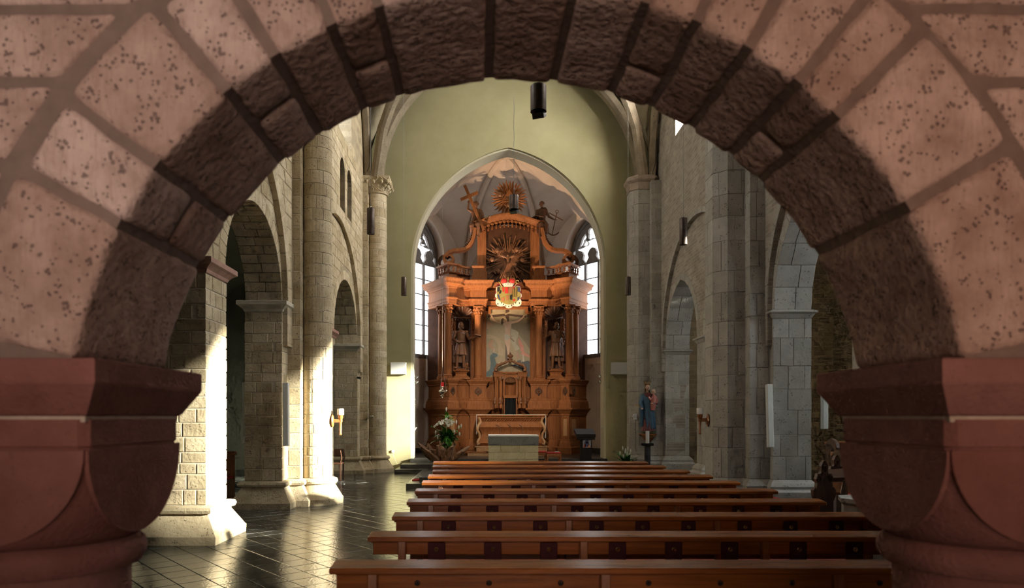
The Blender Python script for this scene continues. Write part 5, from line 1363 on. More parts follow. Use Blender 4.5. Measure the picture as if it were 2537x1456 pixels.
mb = MB(); mb.lathe([(.20, 2.42), (.20, 2.90)], (TX, TY+.10, 0), 16, 0, PI); mb.build('niche_back', OAK, tab, smooth='all')
mb = MB(); mb.lathe([(.20, 0), (.185, .08), (.14, .14), (.07, .185), (.0, .2)], (TX, TY+.10, 2.90), 16, 0, PI); mb.build('niche_head', OAK, tab, smooth='all')
mb = MB()
for k in range(9): a = PI*(.06+.88*k/8); mb.tube([(TX+.03*math.cos(a), TY+.04, 2.90), (TX+.11*math.cos(a), TY+.0, 2.90+.09*math.sin(a)), (TX+.19*math.cos(a), TY-.03, 2.90+.19*math.sin(a))], [.012, .02, .026], 6)
mb.build('shell', OAKS, tab, smooth=True)
mb = MB(); mb.plate([[(-.26, 2.42), (.26, 2.42), (.26, 3.18), (-.26, 3.18)], [(-.20, 2.44), (.20, 2.44)]+arc(0, 2.90, .2, 0, PI, 14)[0:]+[(-.20, 2.44)][:0]], 0, .05, lambda u, v, w_: (TX+u, TY+.02-w_, v)); mb.build('niche_front', OAK, tab)
for sg in (-1, 1):
    for du, dy, r in ((.34, .04, .065), (.52, .16, .045)):
        x, y = TX+sg*du, TY+dy
        mb = MB(); mb.lathe([(.06, 1.98), (.06, 2.1), (.05, 2.14), (.075, 2.22), (.085, 2.30), (.05, 2.40), (.06, 2.44), (r, 2.46), (r*.95, 2.95), (r*1.2, 2.97), (r*1.1, 3.0), (r*1.5, 3.06), (r*1.5, 3.10)], (x, y, 0), 18); mb.build('small_column', OAK, tab, smooth=True)
        mb = MB(); mb.ball((x+sg*.02, y-.05, 2.28), (.06, .05, .09), 10, 6); mb.ball((x+sg*.03, y-.06, 2.17), (.045, .04, .06), 8, 5); mb.build('scroll_bracket', OAKS, tab, smooth=True)
    cherub(tab, (TX+sg*.27, TY-.07, 3.05), .05, OAKS)
    rail(*sorted((TX+sg*.26, TX+sg*.60)), TY+.06, TY+.34, 3.10, 3.24, name='entablature_block'); rail(*sorted((TX+sg*.24, TX+sg*.63)), TY+.03, TY+.34, 3.24, 3.29, name='entablature_cornice')
    rail(*sorted((TX+sg*.42, TX+sg*.48)), TY+.14, TY+.34, 1.98, 3.10, OAK, 'side_board')
    for y_ in (TY-.05, TY+.22):                                  # crown ribs
        pts = [(TX+sg*(.50-.02*math.sin(q)), y_, 3.30+.0*q) for q in (0,)]
        pts = [(TX+sg*.52, y_, 3.30), (TX+sg*.54, y_, 3.38), (TX+sg*.47, y_+.01, 3.50), (TX+sg*.32, (y_+TY+.1)/2, 3.56), (TX+sg*.16, (y_+2*TY+.2)/3, 3.62), (TX+sg*.05, TY+.1, 3.68)]
        mb = MB(); mb.tube(pts, [.045, .05, .05, .045, .04, .035], 8); mb.ball((TX+sg*.50, y_-.02, 3.33), (.05, .04, .05), 8, 6)
        for q in (2, 3, 4): mb.ball(Vector(pts[q])+Vector((0, 0, .045)), (.03, .03, .04), 6, 4)
        mb.build('crown_rib', OAKS, tab, smooth=True)
rail(TX-.22, TX+.22, TY-.10, TY+.3, 3.18, 3.22, name='crown_cornice'); rail(TX-.26, TX+.26, TY-.13, TY+.3, 3.22, 3.27, name='crown_cornice')
mb = MB(); mb.lathe([(.02, 3.60), (.07, 3.64), (.05, 3.70), (.06, 3.72), (.045, 3.76), (.06, 3.80)], (TX, TY+.1, 0), 16)
for k in range(6): a = 2*PI*k/6; mb.ball((TX+.065*math.cos(a), TY+.1+.065*math.sin(a), 3.85), (.042, .042, .055), 8, 6)
mb.lathe([(.03, 3.9), (.035, 3.95), (.01, 3.98)], (TX, TY+.1, 0), 10); mb.build('finial', OAKS, tab, smooth=True)

oa = thing('old_altar_table', 'curved carved oak altar table with a white cloth under the tabernacle', 'altar', (RXC+.08, 23.3, .355))
OX0, OX1 = X(1182, 23.2), X(1350, 23.2)
OXC = (OX0+OX1)/2; hw = (OX1-OX0)/2
mb = MB(); pr = [(0, .68), (.02, .72), (.10, .78), (.02, .90), (-.06, 1.02), (-.08, 1.12), (-.02, 1.24), (.06, 1.32), (.04, 1.44), (-.02, 1.52), (.03, 1.60), (.08, 1.64), (.08, 1.70)]
mb.sweep([(OXC-hw+.08, 23.9), (OXC-hw+.08, 23.2), (OXC+hw-.08, 23.2), (OXC+hw-.08, 23.9)], pr); mb.build('front', OAK, oa, smooth=True)
mb = MB(); mb.box(OX0, OX1, 23.08, 24.1, 1.685, 1.735, .012); mb.build('table_top', OAK, oa)
mb = MB(); mb.box(OX0-.01, OX1+.01, 23.12, 24.1, 1.735, 1.748, .004); mb.box(OX0-.028, OX0-.012, 23.12, 24.0, 1.08, 1.748, .004); mb.box(OX1+.012, OX1+.028, 23.12, 24.0, .95, 1.748, .004); mb.build('cloth', CLOTH, oa)
for sg in (-1, 1):                                               # S-shaped corner brackets
    xx = OXC+sg*(hw-.06); mb = MB()
    pts = [(xx, 23.10-.0, 1.66), (xx-sg*.04, 23.12, 1.58), (xx-sg*.06, 23.14, 1.50), (xx+sg*.02, 23.10, 1.36), (xx+sg*.05, 23.07, 1.24), (xx-sg*.02, 23.14, 1.10), (xx-sg*.03, 23.14, .96), (xx+sg*.05, 23.08, .82), (xx+sg*.02, 23.06, .74), (xx-sg*.04, 23.07, .77)]
    mb.tube(pts, [.04, .04, .05, .045, .045, .04, .04, .045, .05, .03], 8); mb.build('corner_scroll', OAKP, oa, smooth=True)
for k in range(22):
    mb = MB(); x = OXC-hw+.26+(2*hw-.52)*k/21; mb.tube([(x-.03, 23.19, 1.53), (x+.03, 23.15, 1.59)], .016, 6); mb.build('gadroon', OAK, oa, smooth=True)
for sg in (-1, 0, 1):
    mb = MB(); x = OXC+sg*.38; mb.tube([(x-.12, 23.13, 1.42), (x-.03, 23.11, 1.36), (x, 23.12, 1.28), (x+.02, 23.24, 1.10), (x, 23.22, .98)], [.012, .02, .018, .02, .014], 6); mb.build('carved_ornament', OAKS, oa, smooth=True)
pred = thing('altar_predella', 'stepped pale oak platform under the old altar table', 'platform', (OXC, 23.1, .355))
mb = MB(); mb.box(X(1158, 22.8), X(1372, 22.8), 22.75, 24.2, .355, .47, .006); mb.build('lower_step', OAKP, pred)
mb = MB(); mb.box(X(1156, 22.8)-.02, X(1372, 22.8)+.02, 22.73, 24.2, .47, .50, .006); mb.build('step_tread', OAK, pred)
mb = MB(); mb.box(X(1180, 23.0), X(1356, 23.0), 22.98, 24.1, .50, .645, .006); mb.box(X(1178, 23.0)-.02, X(1358, 23.0)+.02, 22.95, 24.1, .645, .685, .006); mb.build('plinth', OAKP, pred)

# ------------------------------------------------------------------ stone altar table
al = thing('altar_table', 'stone block altar with a grey relief slab in front of the steps', 'altar', (X(1272, 19.5), 19.9, .24))
ax0, ax1 = X(1210, 19.5), X(1334, 19.5)
boxo('block_core', GREYM, al, ax0+.012, ax1-.012, 19.52, 20.28, .24, .86, .002)
for r_, (z0, z1) in enumerate(((.24, .46), (.46, .66), (.66, .86))):
    cut = [0, .24, .62, 1] if r_ % 2 == 0 else [0, .16, .48, .80, 1]
    if r_ == 1: cut = [0, .11, .73, 1]
    for a, b in zip(cut[:-1], cut[1:]): boxo('stone', ALTARST, al, ax0+(ax1-ax0)*a+.002, ax0+(ax1-ax0)*b-.002, 19.5, 20.3, z0+.002, z1-.002, .006)
sl_ = boxo('slab', ALTARSL, al, ax0-.008, ax1+.008, 19.48, 20.32, .862, 1.115, .008)
boxo('altar_cloth', CLOTH, al, ax0-.004, ax1+.004, 19.475, 20.32, 1.115, 1.155, .006)
mb = MB(); W_ = ax1-ax0
def stroke(pts, cl=False):
    for (u, v), (u2, v2) in zip(pts, pts[1:]): mb.bar((ax0+u*W_, 19.477, .885+v*.21), (ax0+u2*W_, 19.477, .885+v2*.21), .009, .010, up=(0, 1, 0), b=.002)
for c in (.17, .84):
    for k in (1, .68, .38): stroke([(c-.13*k, .03), (c, .03+.92*k), (c+.13*k, .03), (c-.13*k, .03)])
for c in (.04, .63):
    for k in (1, .66, .34): stroke([(c-.10*k+.0, .97), (c, .97-.9*k), (c+.10*k, .97), (c-.10*k, .97)])
for k in (1, .72, .44, .18): stroke([(.40-.11*k, .5-.46*k), (.40+.11*k, .5-.46*k), (.40+.11*k, .5+.46*k), (.40-.11*k, .5+.46*k), (.40-.11*k, .5-.40*k)])
mb.build('relief', mat('relief_grey', (.15,.155,.145), (.19,.195,.185), 6, .5), sl_)

# ------------------------------------------------------------------ lectern, stools
D = 19.3; x0, x1 = X(1440, D), X(1466, D)
le = thing('lectern', 'black lectern with an embroidered picture panel beside the altar', 'lectern', ((x0+x1)/2, D+.2, .24))
boxo('post', BLACKW, le, x0, x1, D, D+.34, .24, 1.12, .01); boxo('foot', BLACKW, le, x0-.05, x1+.05, D-.06, D+.42, .24, .29, .01)
mb = MB(); tx0, tx1 = X(1427, D), X(1475, D)
mb.box(tx0, tx1, D-.08, D+.48, 0, .09, .01, lambda x, y, z: (x+(0 if y > D+.1 else .0), y, 1.10+z+(y-(D-.08))*.26)); mb.build('desk', BLACKW, le)
mb = MB(); mb.box(tx0+.02, tx1-.02, D-.06, D-.02, 1.03, 1.14, .006); mb.build('desk_apron', BLACKW, le)
fl = lambda u, v, w_: (u, D-.002-w_, v); cxl = (x0+x1)/2
mb = MB(); mb.plate([[(x0+.045, .80), (x1-.025, .80), (x1-.025, 1.06), (x0+.045, 1.06)]], 0, .006, fl); pn = mb.build('picture_panel', flat('panel_grey', (.20,.21,.24)), le)
for nm, pts, m in (('red_patch', [(-.09,.81),(-.03,.81),(-.02,.90),(-.07,.88)], flat('patch_red', (.40,.05,.03))), ('orange_patch', [(.04,.81),(.10,.81),(.08,.87),(.03,.90)], flat('patch_orange', (.45,.15,.03))), ('blue_patch', [(-.05,.83),(.05,.83),(.07,.93),(.05,1.01),(-.02,1.02),(-.06,.95)], flat('patch_blue', (.03,.03,.09))), ('pale_patch', [(-.005,.92),(.035,.92),(.04,.96),(.0,.965)], flat('patch_pale', (.5,.42,.3)))):
    mb = MB(); mb.plate([[(cxl+u, v) for u, v in pts]], .006, .010, fl); mb.build(nm, m, pn)
def stool(xa, xb, d, lab):
    t = thing('stool', lab, 'stool', ((xa+xb)/2, d+.2, .24), 'red stools behind the altar table')
    for x in (xa+.025, xb-.025):
        for y in (d+.025, d+.375): boxo('leg', OAK, t, x-.022, x+.022, y-.022, y+.022, .24, .60, .004)
    boxo('seat_frame', OAK, t, xa, xb, d, d+.40, .52, .60, .005)
    boxo('seat_cushion', CUSHION, t, xa+.01, xb-.01, d+.01, d+.39, .60, .645, .018)
    boxo('stretcher', OAK, t, xa+.03, xb-.03, d+.18, d+.22, .34, .37, .004)
stool(X(1354, 19.9), X(1390, 19.9), 19.8, 'small wooden stool with red cushion nearer the black lectern'); stool(X(1323, 20.4), X(1355, 20.4), 20.40, 'small wooden stool partly hidden behind the altar block')
bk = MB(); bk.box(X(1374, 20), X(1385, 20), 19.9, 20.05, .645, .665, .003); tag(bk.build('hymn_book', flat('book_grey', (.42,.42,.38))), 'small grey book lying on the red stool', 'book')

# ------------------------------------------------------------------ pews
PEW_Y = [1391, 1319, 1271.7, 1237.5, 1212, 1192, 1177, 1164.8, 1153.6, 1144]
PEW_L = [-.845, -.80, -.763, -.75, -.768, -.78, -.776, -.78, -.85, -.91]
PEW_R = [3.46, 3.43, 3.40, 3.30, 3.24, 3.18, 3.135, 3.08, 2.97, 2.91]
ORD = ['nearest', 'second', 'third', 'fourth', 'fifth', 'sixth', 'seventh', 'eighth', 'ninth', 'farthest']
for k in range(10):
    d = 1397.0/(PEW_Y[k]-1030); l, r = PEW_L[k], PEW_R[k]
    lab = 'nearest long reddish pew seen from behind' if k == 0 else 'farthest long reddish pew, last before the altar platform' if k == 9 else '%s long reddish pew counted from the near arch' % ORD[k]
    t = thing('pew', lab, 'pew', ((l+r)/2, d, 0), 'nave pews in one block')
    mb = MB(); mb.box(l, r, d-.165, d, 0, .034, .006, lambda x, y, z: (x, y, .838+z+(y-(d-.165))*.10-.001)); mb.build('top_rail', PEW, t)
    boxo('rail_lip', PEW, t, l, r, d-.012, d+.012, .80, .862, .004)
    boxo('back_board', PEW, t, l+.025, r-.025, d-.085, d-.060, .735, .842, .004)
    boxo('lower_back_board', PEW, t, l+.14, r-.14, d-.06, d-.035, .50, .66, .004)
    boxo('seat', PEW, t, l+.05, r-.05, d-.05, d+.36, .415, .445, .008)
    boxo('seat_cushion', CUSHION, t, l+.12, r-.12, d-.03, d+.34, .445, .475, .012)
    boxo('kneeler', PEW, t, l+.15, r-.15, d-.34, d-.19, .16, .20, .01)
    n = 4 if k < 8 else 3
    for q in range(n):
        x = l+.23+(r-l-.46)*q/(n-1)
        mb = MB(); mb.box(x-.026, x+.026, d-.125, d-.075, 0, .84, .004, lambda X_, Y_, Z_: (X_, Y_-(.84-Z_)*.10, Z_)); mb.build('leg', PEWV, t)
        boxo('seat_support', PEWV, t, x-.022, x+.022, d-.12, d+.32, .36, .415, .004); boxo('front_leg', PEWV, t, x-.022, x+.022, d+.24, d+.29, 0, .38, .004)
        if q < n-1:
            xn = l+.23+(r-l-.46)*(q+1)/(n-1)
            for h in range(3):
                xc = x+(xn-x)*(.19+.31*h)
                if k < 8 and k > 0:
                    mb = MB(); mb.box(xc-.06, xc+.06, d-.100, d-.086, .645, .825, .012); pad = mb.build('hanging_pad', VELVET, t)
                    boxo('kneeling_cushion', CUSHION, pad, xc-.062, xc+.062, d-.112, d-.086, .62, .672, .012)
                mb = MB(); yy = d-.102 if 0 < k < 8 else d-.087
                mb.tube([(xc+.0125*math.cos(a), yy-.006, .775+.0125*math.sin(a)) for a in [2*PI*i/12 for i in range(13)]], .0036, 6); mb.tube([(xc, yy+.004, .775), (xc, yy-.018, .772)], .006, 8); mb.build('hook', BRASS if k else BLACK, t, smooth=True)

# ------------------------------------------------------------------ hanging lamps
def long_lamp(px, d, pyb, lab):
    x, z = X(px, d), Z(pyb, d); t = thing('pendant_lamp', lab, 'lamp', (x, d, z), 'long bronze cylinder lamps')
    mb = MB(); mb.lathe([(.058, .012), (.066, 0), (.068, .006), (.068, .452), (.062, .46), (.01, .462)], (x, d, z), 28); mb.build('lamp_body', BRONZE, t, smooth=True)
    mb = MB(); mb.lathe([(.01, .02), (.056, .018), (.056, .03)], (x, d, z), 20); mb.build('lens', LENS, t)
    mb = MB(); mb.tube([(x, d, z+.46), (x, d, 12.9)], .0040, 6); mb.build('cable', CABLEM, t)
    mb = MB(); mb.ball((x, d, z+.475), (.014, .014, .03), 8, 5); mb.build('cable_grip', STEEL, t)
for px, d, pb, lab in ((918.5, 12.1, 580, 'long bronze cylinder lamp hanging beside the left round column'), (1000.5, 17, 732, 'long bronze cylinder lamp hanging left of the chancel arch'), (1556, 17.2, 731, 'long bronze cylinder lamp hanging right of the chancel arch'), (1693, 11.8, 606, 'long bronze cylinder lamp hanging before the right brick wall')):
    long_lamp(px, d, pb, lab)
def short_lamp(px, d, pyt, pyb, w_, lab, beam, aim):
    x = X(px, d); z0, z1 = Z(pyb, d), Z(pyt, d); r = w_*d/F/2; t = thing('spot_lamp', lab, 'lamp', (x, d, z0), 'short bronze spot lamps'); h = z1-z0
    mb = MB(); mb.lathe([(r*.94, .015), (r, 0), (r, h-.01), (r*.97, h), (.01, h+.002)], (x, d, z0), 36); mb.build('lamp_body', BRONZE, t, smooth=True)
    mb = MB(); mb.lathe([(.01, .03), (r*.93, .03), (r*.93, .01)], (x, d, z0), 30); mb.build('lamp_socket', BLACK, t)
    ro = Matrix.Rotation(-.35, 3, 'Z') @ Matrix.Rotation(.55, 3, 'X')
    fb = lambda x_, y_, z_: tuple(Vector((x+r*.1, d, z0-.035))+ro @ Vector((x_, y_, z_)))
    s_ = r*.72; mb = MB(); q = [(-s_, -s_), (s_, -s_), (s_, s_), (-s_, s_)]; q2 = [(u*.78, v*.78) for u, v in q]; mb.plate([q, q2], -.035, .03, fb); gl = mb.build('gimbal_frame', BLACK, t)
    mb = MB(); mb.plate([q2], -.01, .0, fb); mb.build('lens', LENS, gl)
    l = light('spot_lamp_beam', 'SPOT', (x+r*.1, d+.02, z0-.09), beam, (1, .80, .58), target=aim, size=.05, spot=30, blend=.7); l.parent = t; l.location = (r*.1, .02, -.09)
    mb = MB(); mb.tube([(x, d, z1), (x, d, 12.95)], .0022, 6); mb.build('cable', CABLEM, t)
    return x, d, z1
short_lamp(1334, 8.45, 213, 277, 40, 'large short bronze spot lamp hanging just below the near arch', 900, (1.0, 21.5, 1.2))
x, d, z1 = short_lamp(1273, 14, 484, 519, 23.5, 'short bronze spot lamp hanging before the altar sunburst', 2000, (.9, 24.2, 2.6))
mb = MB(); mb.tube([(x+.012*math.sin(q*1.4), d, z1+q*.12) for q in range(17)], .0035, 6); tag(mb.build('power_cord', CABLEM), 'twisted grey cord above the lamp before the sunburst', 'cord')

# ------------------------------------------------------------------ sconces, speakers, panels, small fittings
def sconce(x, y, sx, z, lab):
    t = thing('candle_sconce', lab, 'sconce', (x, y, z-.1), 'wooden candle sconces')
    mb = MB(); mb.lathe([(.005, 0), (.075, .0), (.085, .012), (.07, .03), (.03, .04)], (0, 0, 0), 24); mb.v = [(x+sx*c, y+a, z+b*1.5) for a, b, c in mb.v]; mb.build('wall_plate', PEWV, t, smooth=True)
    mb = MB(); mb.bar((x+sx*.02, y, z), (x+sx*.20, y, z), .058, .07, b=.012); mb.build('arm', PEWV, t)
    cx = x+sx*.165; mb = MB(); mb.lathe([(.018, -.28), (.028, -.26), (.020, -.24), (.026, -.05), (.03, 0), (.035, .03), (.052, .06), (.05, .10), (.056, .11)], (cx, y, z), 16); mb.build('torch', PEWV, t, smooth=True)
    mb = MB(); mb.lathe([(.05, .11), (.064, .115), (.064, .225), (.058, .235), (.01, .236)], (cx, y, z), 24); mb.build('candle', CANDLE, t, smooth=True)
sconce(-2.98, 13.35, 1, Z(1042, 13.3), 'candle sconce on the left round column')
sconce(4.40, 13.40, -1, Z(1040, 13.2), 'candle sconce on the right eight-sided column')
def speaker(x, y, z0, z1, lab, tilt=0, rz=0):
    t = thing('column_speaker', lab, 'loudspeaker', (x, y, z0), 'slim white loudspeakers')
    ro = Matrix.Rotation(rz, 3, 'Z') @ Matrix.Rotation(tilt, 3, 'X'); L_ = Vector((x, y, z0))
    mb = MB(); mb.box(-.05, .05, -.05, .05, 0, z1-z0, .006, lambda a, b, c: tuple(L_+ro @ Vector((a, b, c)))); mb.build('housing', WHITE, t)
    mb = MB(); mb.box(-.043, .043, -.054, -.05, .01, z1-z0-.01, .001, lambda a, b, c: tuple(L_+ro @ Vector((a, b, c)))); mb.build('grille', OFFWHITE, t)
    for f in (.06, .9): mb = MB(); mb.box(-.015, .015, .05, .10, f*(z1-z0), f*(z1-z0)+.04, .003, lambda a, b, c: tuple(L_+ro @ Vector((a, b, c)))); mb.build('bracket', BLACK, t)
speaker(X(711, 12.5)+.0, 12.46, Z(1104, 12.5), Z(948, 12.5), 'slim white column loudspeaker on the left arcade pier', .02)
speaker(X(1911, 12.4), 12.44, Z(1108, 12.4), Z(951, 12.4), 'slim pale column loudspeaker on the right arcade pier', -.06)
speaker(X(2030, 12.9)+.02, 12.75, Z(1062, 12.9), Z(968, 12.9), 'small pale loudspeaker on the aisle side of the right pier')
speaker(-4.50, 12.85, Z(1100, 12.8), Z(945, 12.8), 'slim white loudspeaker edge on the aisle side of the left pier')
for px0, px1, lab in ((967, 1006, 'plain white panel on the wall left of the chancel arch'), (1515, 1555, 'plain white panel on the wall right of the chancel arch')):
    t = thing('wall_panel', lab, 'panel', (X(px0, 21.4), 21.4, Z(928, 21.4)), 'white wall panels'); a, b, c, d = X(px0, 21.4), X(px1, 21.4), Z(927, 21.4), Z(897, 21.4)
    boxo('housing', WHITE, t, a, b, 21.42, 21.50, c, d, .006); boxo('cover', WHITE, t, a+.012, b-.012, 21.412, 21.42, c+.012, d-.012, .003)
def spotfix(x, y, z, sx, lab, warm, energy, target, spot):
    t = thing('altar_spotlight', lab, 'spotlight', (x, y, z), 'small altar spotlights')
    boxo('mount', STEEL, t, x-.015, x+.015, y-.03, y+.03, z-.14, z+.14, .003)
    for dz in (-.09, .07):
        mb = MB(); mb.tube([(x+sx*.01, y, z+dz), (x+sx*.07, y+.02, z+dz)], .012, 8); d = (Vector(target)-Vector((x, y, z))).normalized(); p = Vector((x+sx*.09, y+.03, z+dz))
        mb.tube([p-d*.05, p-d*.03, p+d*.04], [.02, .042, .048], 14); mb.build('spot_head', STEEL, t, smooth=True)
        l = light('altar_spot_light', 'SPOT', p+d*.06, energy, warm, target=target, size=.02, spot=spot, blend=.35); l.parent = t; l.location = Vector(p+d*.06)-Vector((x, y, z))
spotfix(X(1019, 22.0)+.09, 22.0, Z(940, 22.0), 1, 'pair of small spotlights on the left edge of the chancel arch', (1, .68, .42), 1150, (1.6, 24.8, 8.3), 44)
spotfix(X(1500, 22.0)-.07, 22.0, Z(938, 22.0), -1, 'pair of small spotlights on the right edge of the chancel arch', (1, .70, .45), 330, (.1, 24.8, 8.2), 46)
# sanctuary lamp on its thin chain
x, y = X(1096, 22.6), 22.6; zl = Z(985, 22.6)
t = thing('sanctuary_lamp', 'hanging silver sanctuary lamp with a red glass on the left', 'lamp', (x, y, zl))
mb = MB(); mb.lathe([(.01, -.02), (.03, 0), (.016, .03), (.06, .05), (.065, .07), (.03, .09), (.075, .13), (.13, .20), (.125, .23), (.05, .27), (.04, .33), (.07, .35), (.068, .37)], (x, y, zl), 28)
for k in range(3): a = 2*PI*k/3; mb.ball((x+.13*math.cos(a), y+.13*math.sin(a), zl+.22), (.03, .03, .04), 8, 5)
mb.build('bowl', SILVER, t, smooth=True)
mb = MB(); mb.lathe([(.04, .37), (.048, .40), (.046, .50), (.044, .51), (.038, .50)], (x, y, zl), 20); mb.build('red_glass', mat('ruby_glass', (.22,.005,.01), (.3,.01,.015), 5, .1, 0, emit=(.8,.02,.02), estr=.25), t, smooth=True)
mb = MB()
for k in range(3): a = 2*PI*k/3; mb.tube([(x+.13*math.cos(a), y+.13*math.sin(a), zl+.25), (x, y, zl+1.05)], .004, 5)
mb.tube([(x, y, zl+1.05), (x, y, 9.75)], .0045, 6); mb.build('chain', CABLEM, t)
# altar bells on the jamb
x, y, z = X(1018, 21.9)+.10, 21.9, Z(1003, 21.9)
t = thing('altar_bell', 'small wall bell with a clapper handle on the left arch jamb', 'bell', (x, y, z-.3))
mb = MB(); mb.lathe([(.012, .10), (.03, .09), (.045, .04), (.065, 0), (.06, -.005), (.0, .03)], (x, y, z), 18); mb.build('bell', SILVER, t, smooth=True)
mb = MB(); mb.tube([(x, y, z), (x, y, z-.16)], .008, 6); mb.ball((x, y, z-.20), (.016, .016, .05), 8, 6); mb.build('clapper', SILVER, t, smooth=True)
mb = MB(); mb.tube([(x-.09, y, z+.16), (x-.02, y, z+.24), (x+.05, y, z+.20), (x+.03, y, z+.12), (x, y, z+.10)], .009, 6); mb.build('bracket', STEEL, t, smooth=True)
for px, sx, lab in ((1019, 1, 'small black box with a white flap on the left arch jamb'), (1502, -1, 'small black box with a white flap on the right arch jamb')):
    x, z = X(px, 21.9)+sx*.075, Z(1070, 21.9); t = thing('wall_reader', lab, 'wall fitting', (x, 21.9, z-.1), 'jamb fittings')
    boxo('box', BLACK, t, x-.03, x+.03, 21.86, 21.94, z-.11, z+.0, .005); mb = MB(); mb.bar((x, 21.9, z+.0), (x+sx*.09, 21.88, z+.15), .08, .012); mb.build('flap', WHITE, t)
# camera, socket, cable
x, y, z = X(889, 20.05), 20.02, Z(936, 20.05)
t = thing('security_camera', 'small black security camera on the far left pier', 'camera', (x, y, z)); mb = MB(); mb.tube([(x-.06, y+.08, z), (x-.02, y, z)], .012, 6); mb.build('bracket', WHITE, t)
mb = MB(); mb.tube([(x-.03, y-.02, z+.01), (x+.03, y-.05, z-.0), (x+.06, y-.07, z-.01)], [.03, .034, .034], 14); mb.build('camera_body', BLACK, t, smooth=True)
x, z = X(915, 20.35), Z(1031, 20.35); t = thing('door_knob_fitting', 'small chrome knob fitting beside the far left column', 'wall fitting', (x, 20.35, z)); boxo('plate', STEEL, t, x-.03, x+.0, 20.33, 20.44, z-.08, z+.08, .004); mb = MB(); mb.tube([(x, 20.36, z), (x+.08, 20.32, z)], .012, 8); mb.ball((x+.10, 20.31, z), .03, 10, 7); mb.build('knob', STEEL, t, smooth=True)
x, z = X(1574, 20.4), Z(1031, 20.4); t = thing('junction_box', 'small white switch box with a cable left of the Madonna', 'switch', (x, 20.4, z))
boxo('box', WHITE, t, x-.04, x+.045, 20.40, 20.50, z-.02, z+.075, .006); boxo('lower_box', WHITE, t, x-.04, x+.045, 20.40, 20.50, z-.10, z-.03, .006); mb = MB(); mb.tube([(x-.03, 20.42, z), (x-.09, 20.38, z)], .016, 8); mb.build('lens', WHITE, t)
mb = MB(); mb.tube([(x+.02, 20.46, z-.1), (x+.025, 20.46, z-.6), (x+.03, 20.46, z-1.05)], .006, 6); mb.build('cable', BLACK, t)
x, z = X(973, 21.45), Z(1118, 21.45); t = thing('wall_socket', 'white wall socket with a trailing cable by the chancel steps', 'socket', (x, 21.45, z-.4)); boxo('plate', WHITE, t, x-.04, x+.04, 21.47, 21.5, z-.04, z+.04, .004)
mb = MB(); mb.tube([(x, 21.44, z), (x+.02, 21.42, z-.12), (x+.08, 21.43, z-.28), (x+.14, 21.44, z-.40), (x+.10, 21.43, z-.5)], .010, 6); mb.build('cable', mat('beige_cable', (.45,.38,.2)), t, smooth=True)
d = 21.42
t = thing('hymn_board', 'narrow white number board hanging on the brown aisle wall', 'sign', (X(2078, d), d, Z(1083, d)))
boxo('board', WHITE, t, X(2075, d), X(2083, d), d, d+.05, Z(1083, d), Z(1033, d), .004)
for k in range(4): boxo('number_card', flat('card_%d' % k, ((.03,.03,.05),(.35,.04,.03),(.05,.06,.14),(.03,.03,.05))[k]), t, X(2077.5, d), X(2080.5, d), d-.006, d, Z(1056+8*k, d)-.035, Z(1056+8*k, d)+.035, .001)

# ------------------------------------------------------------------ Madonna on a bracket
mx, my = X(1605, 20.05), 20.02; mz = Z(1073, 20.2)
t = thing('madonna_statue', 'painted crowned Madonna with child in a blue mantle on the right column', 'statue', (mx, my, mz))
BLUE = mat('mantle_blue', (.020,.062,.115), (.045,.115,.19), 4, .4, .1, 20); DR = mat('gown_dark_red', (.10,.016,.02), (.16,.028,.03), 5, .5); PINK = mat('child_gown_pink', (.34,.10,.075), (.44,.15,.115), 5, .5); SKIN = mat('painted_skin', (.50,.31,.22), (.58,.38,.28), 6, .5); HAIRB = mat('brown_hair', (.07,.035,.018), (.11,.055,.03), 10, .6)
mb = MB(); drape(mb, [(.05, 0, 0, .17, .14, .10, 11, 0), (.25, 0, 0, .15, .12, .10, 11, .2), (.5, 0, 0, .13, .11, .05, 11, .3), (.85, 0, 0, .11, .09, 0, 9, 0), (1.05, 0, 0, .15, .10, 0, 9, 0), (1.14, 0, 0, .13, .08, 0, 9, 0), (1.18, 0, 0, .06, .06, 0, 9, 0)])
place(mb, (mx, my, mz), 0, 1.02).build('gown', DR, t, smooth='all', remesh=.012)
mb = MB(); drape(mb, [(.14, .06, .02, .17, .15, .12, 8, 0), (.35, .04, .01, .175, .15, .10, 8, .5), (.6, .02, .0, .165, .14, .08, 8, 1), (.85, .0, .0, .165, .125, .05, 8, 1.4), (1.02, 0, .01, .18, .115, .02, 8, 1.6), (1.12, 0, .015, .155, .09, 0, 8, 0), (1.17, 0, .02, .09, .075, 0, 8, 0)])
limb(mb, [(-.16, 0, 1.08), (-.22, -.03, .88), (-.20, -.13, .74)], [.06, .055, .04]); drape(mb, [(.2, -.19, -.02, .035, .05, .2, 5, 0), (.5, -.20, -.03, .05, .07, .2, 5, 0), (.78, -.20, -.05, .06, .08, .1, 5, 0)], 20)
limb(mb, [(.16, 0, 1.08), (.22, -.04, .88), (.12, -.17, .86)], [.06, .055, .04])
place(mb, (mx, my, mz), 0, 1.02).build('mantle', BLUE, t, smooth='all', remesh=.011)
mb = MB(); face(mb, (-.02, -.02, 1.31), .25, .12, .80, 0); hand(mb, (-.20, -.14, .73), (-.3, -.9, -.2), (0, 0, 1), .8, .8); hand(mb, (.11, -.18, .86), (-.8, -.3, .1), (0, -.3, 1), .8, .5)
place(mb, (mx, my, mz), 0, 1.02).build('head_and_hands', SKIN, t, smooth='all', remesh=.0075)
mb = MB(); mb.ball((-.02, .025, 1.33), (.075, .075, .085), 12, 8); mb.ball((-.085, .0, 1.24), (.025, .03, .08), 8, 6); mb.ball((.045, .02, 1.24), (.025, .03, .08), 8, 6); place(mb, (mx, my, mz), 0, 1.02).build('hair', HAIRB, t, smooth='all', remesh=.012)
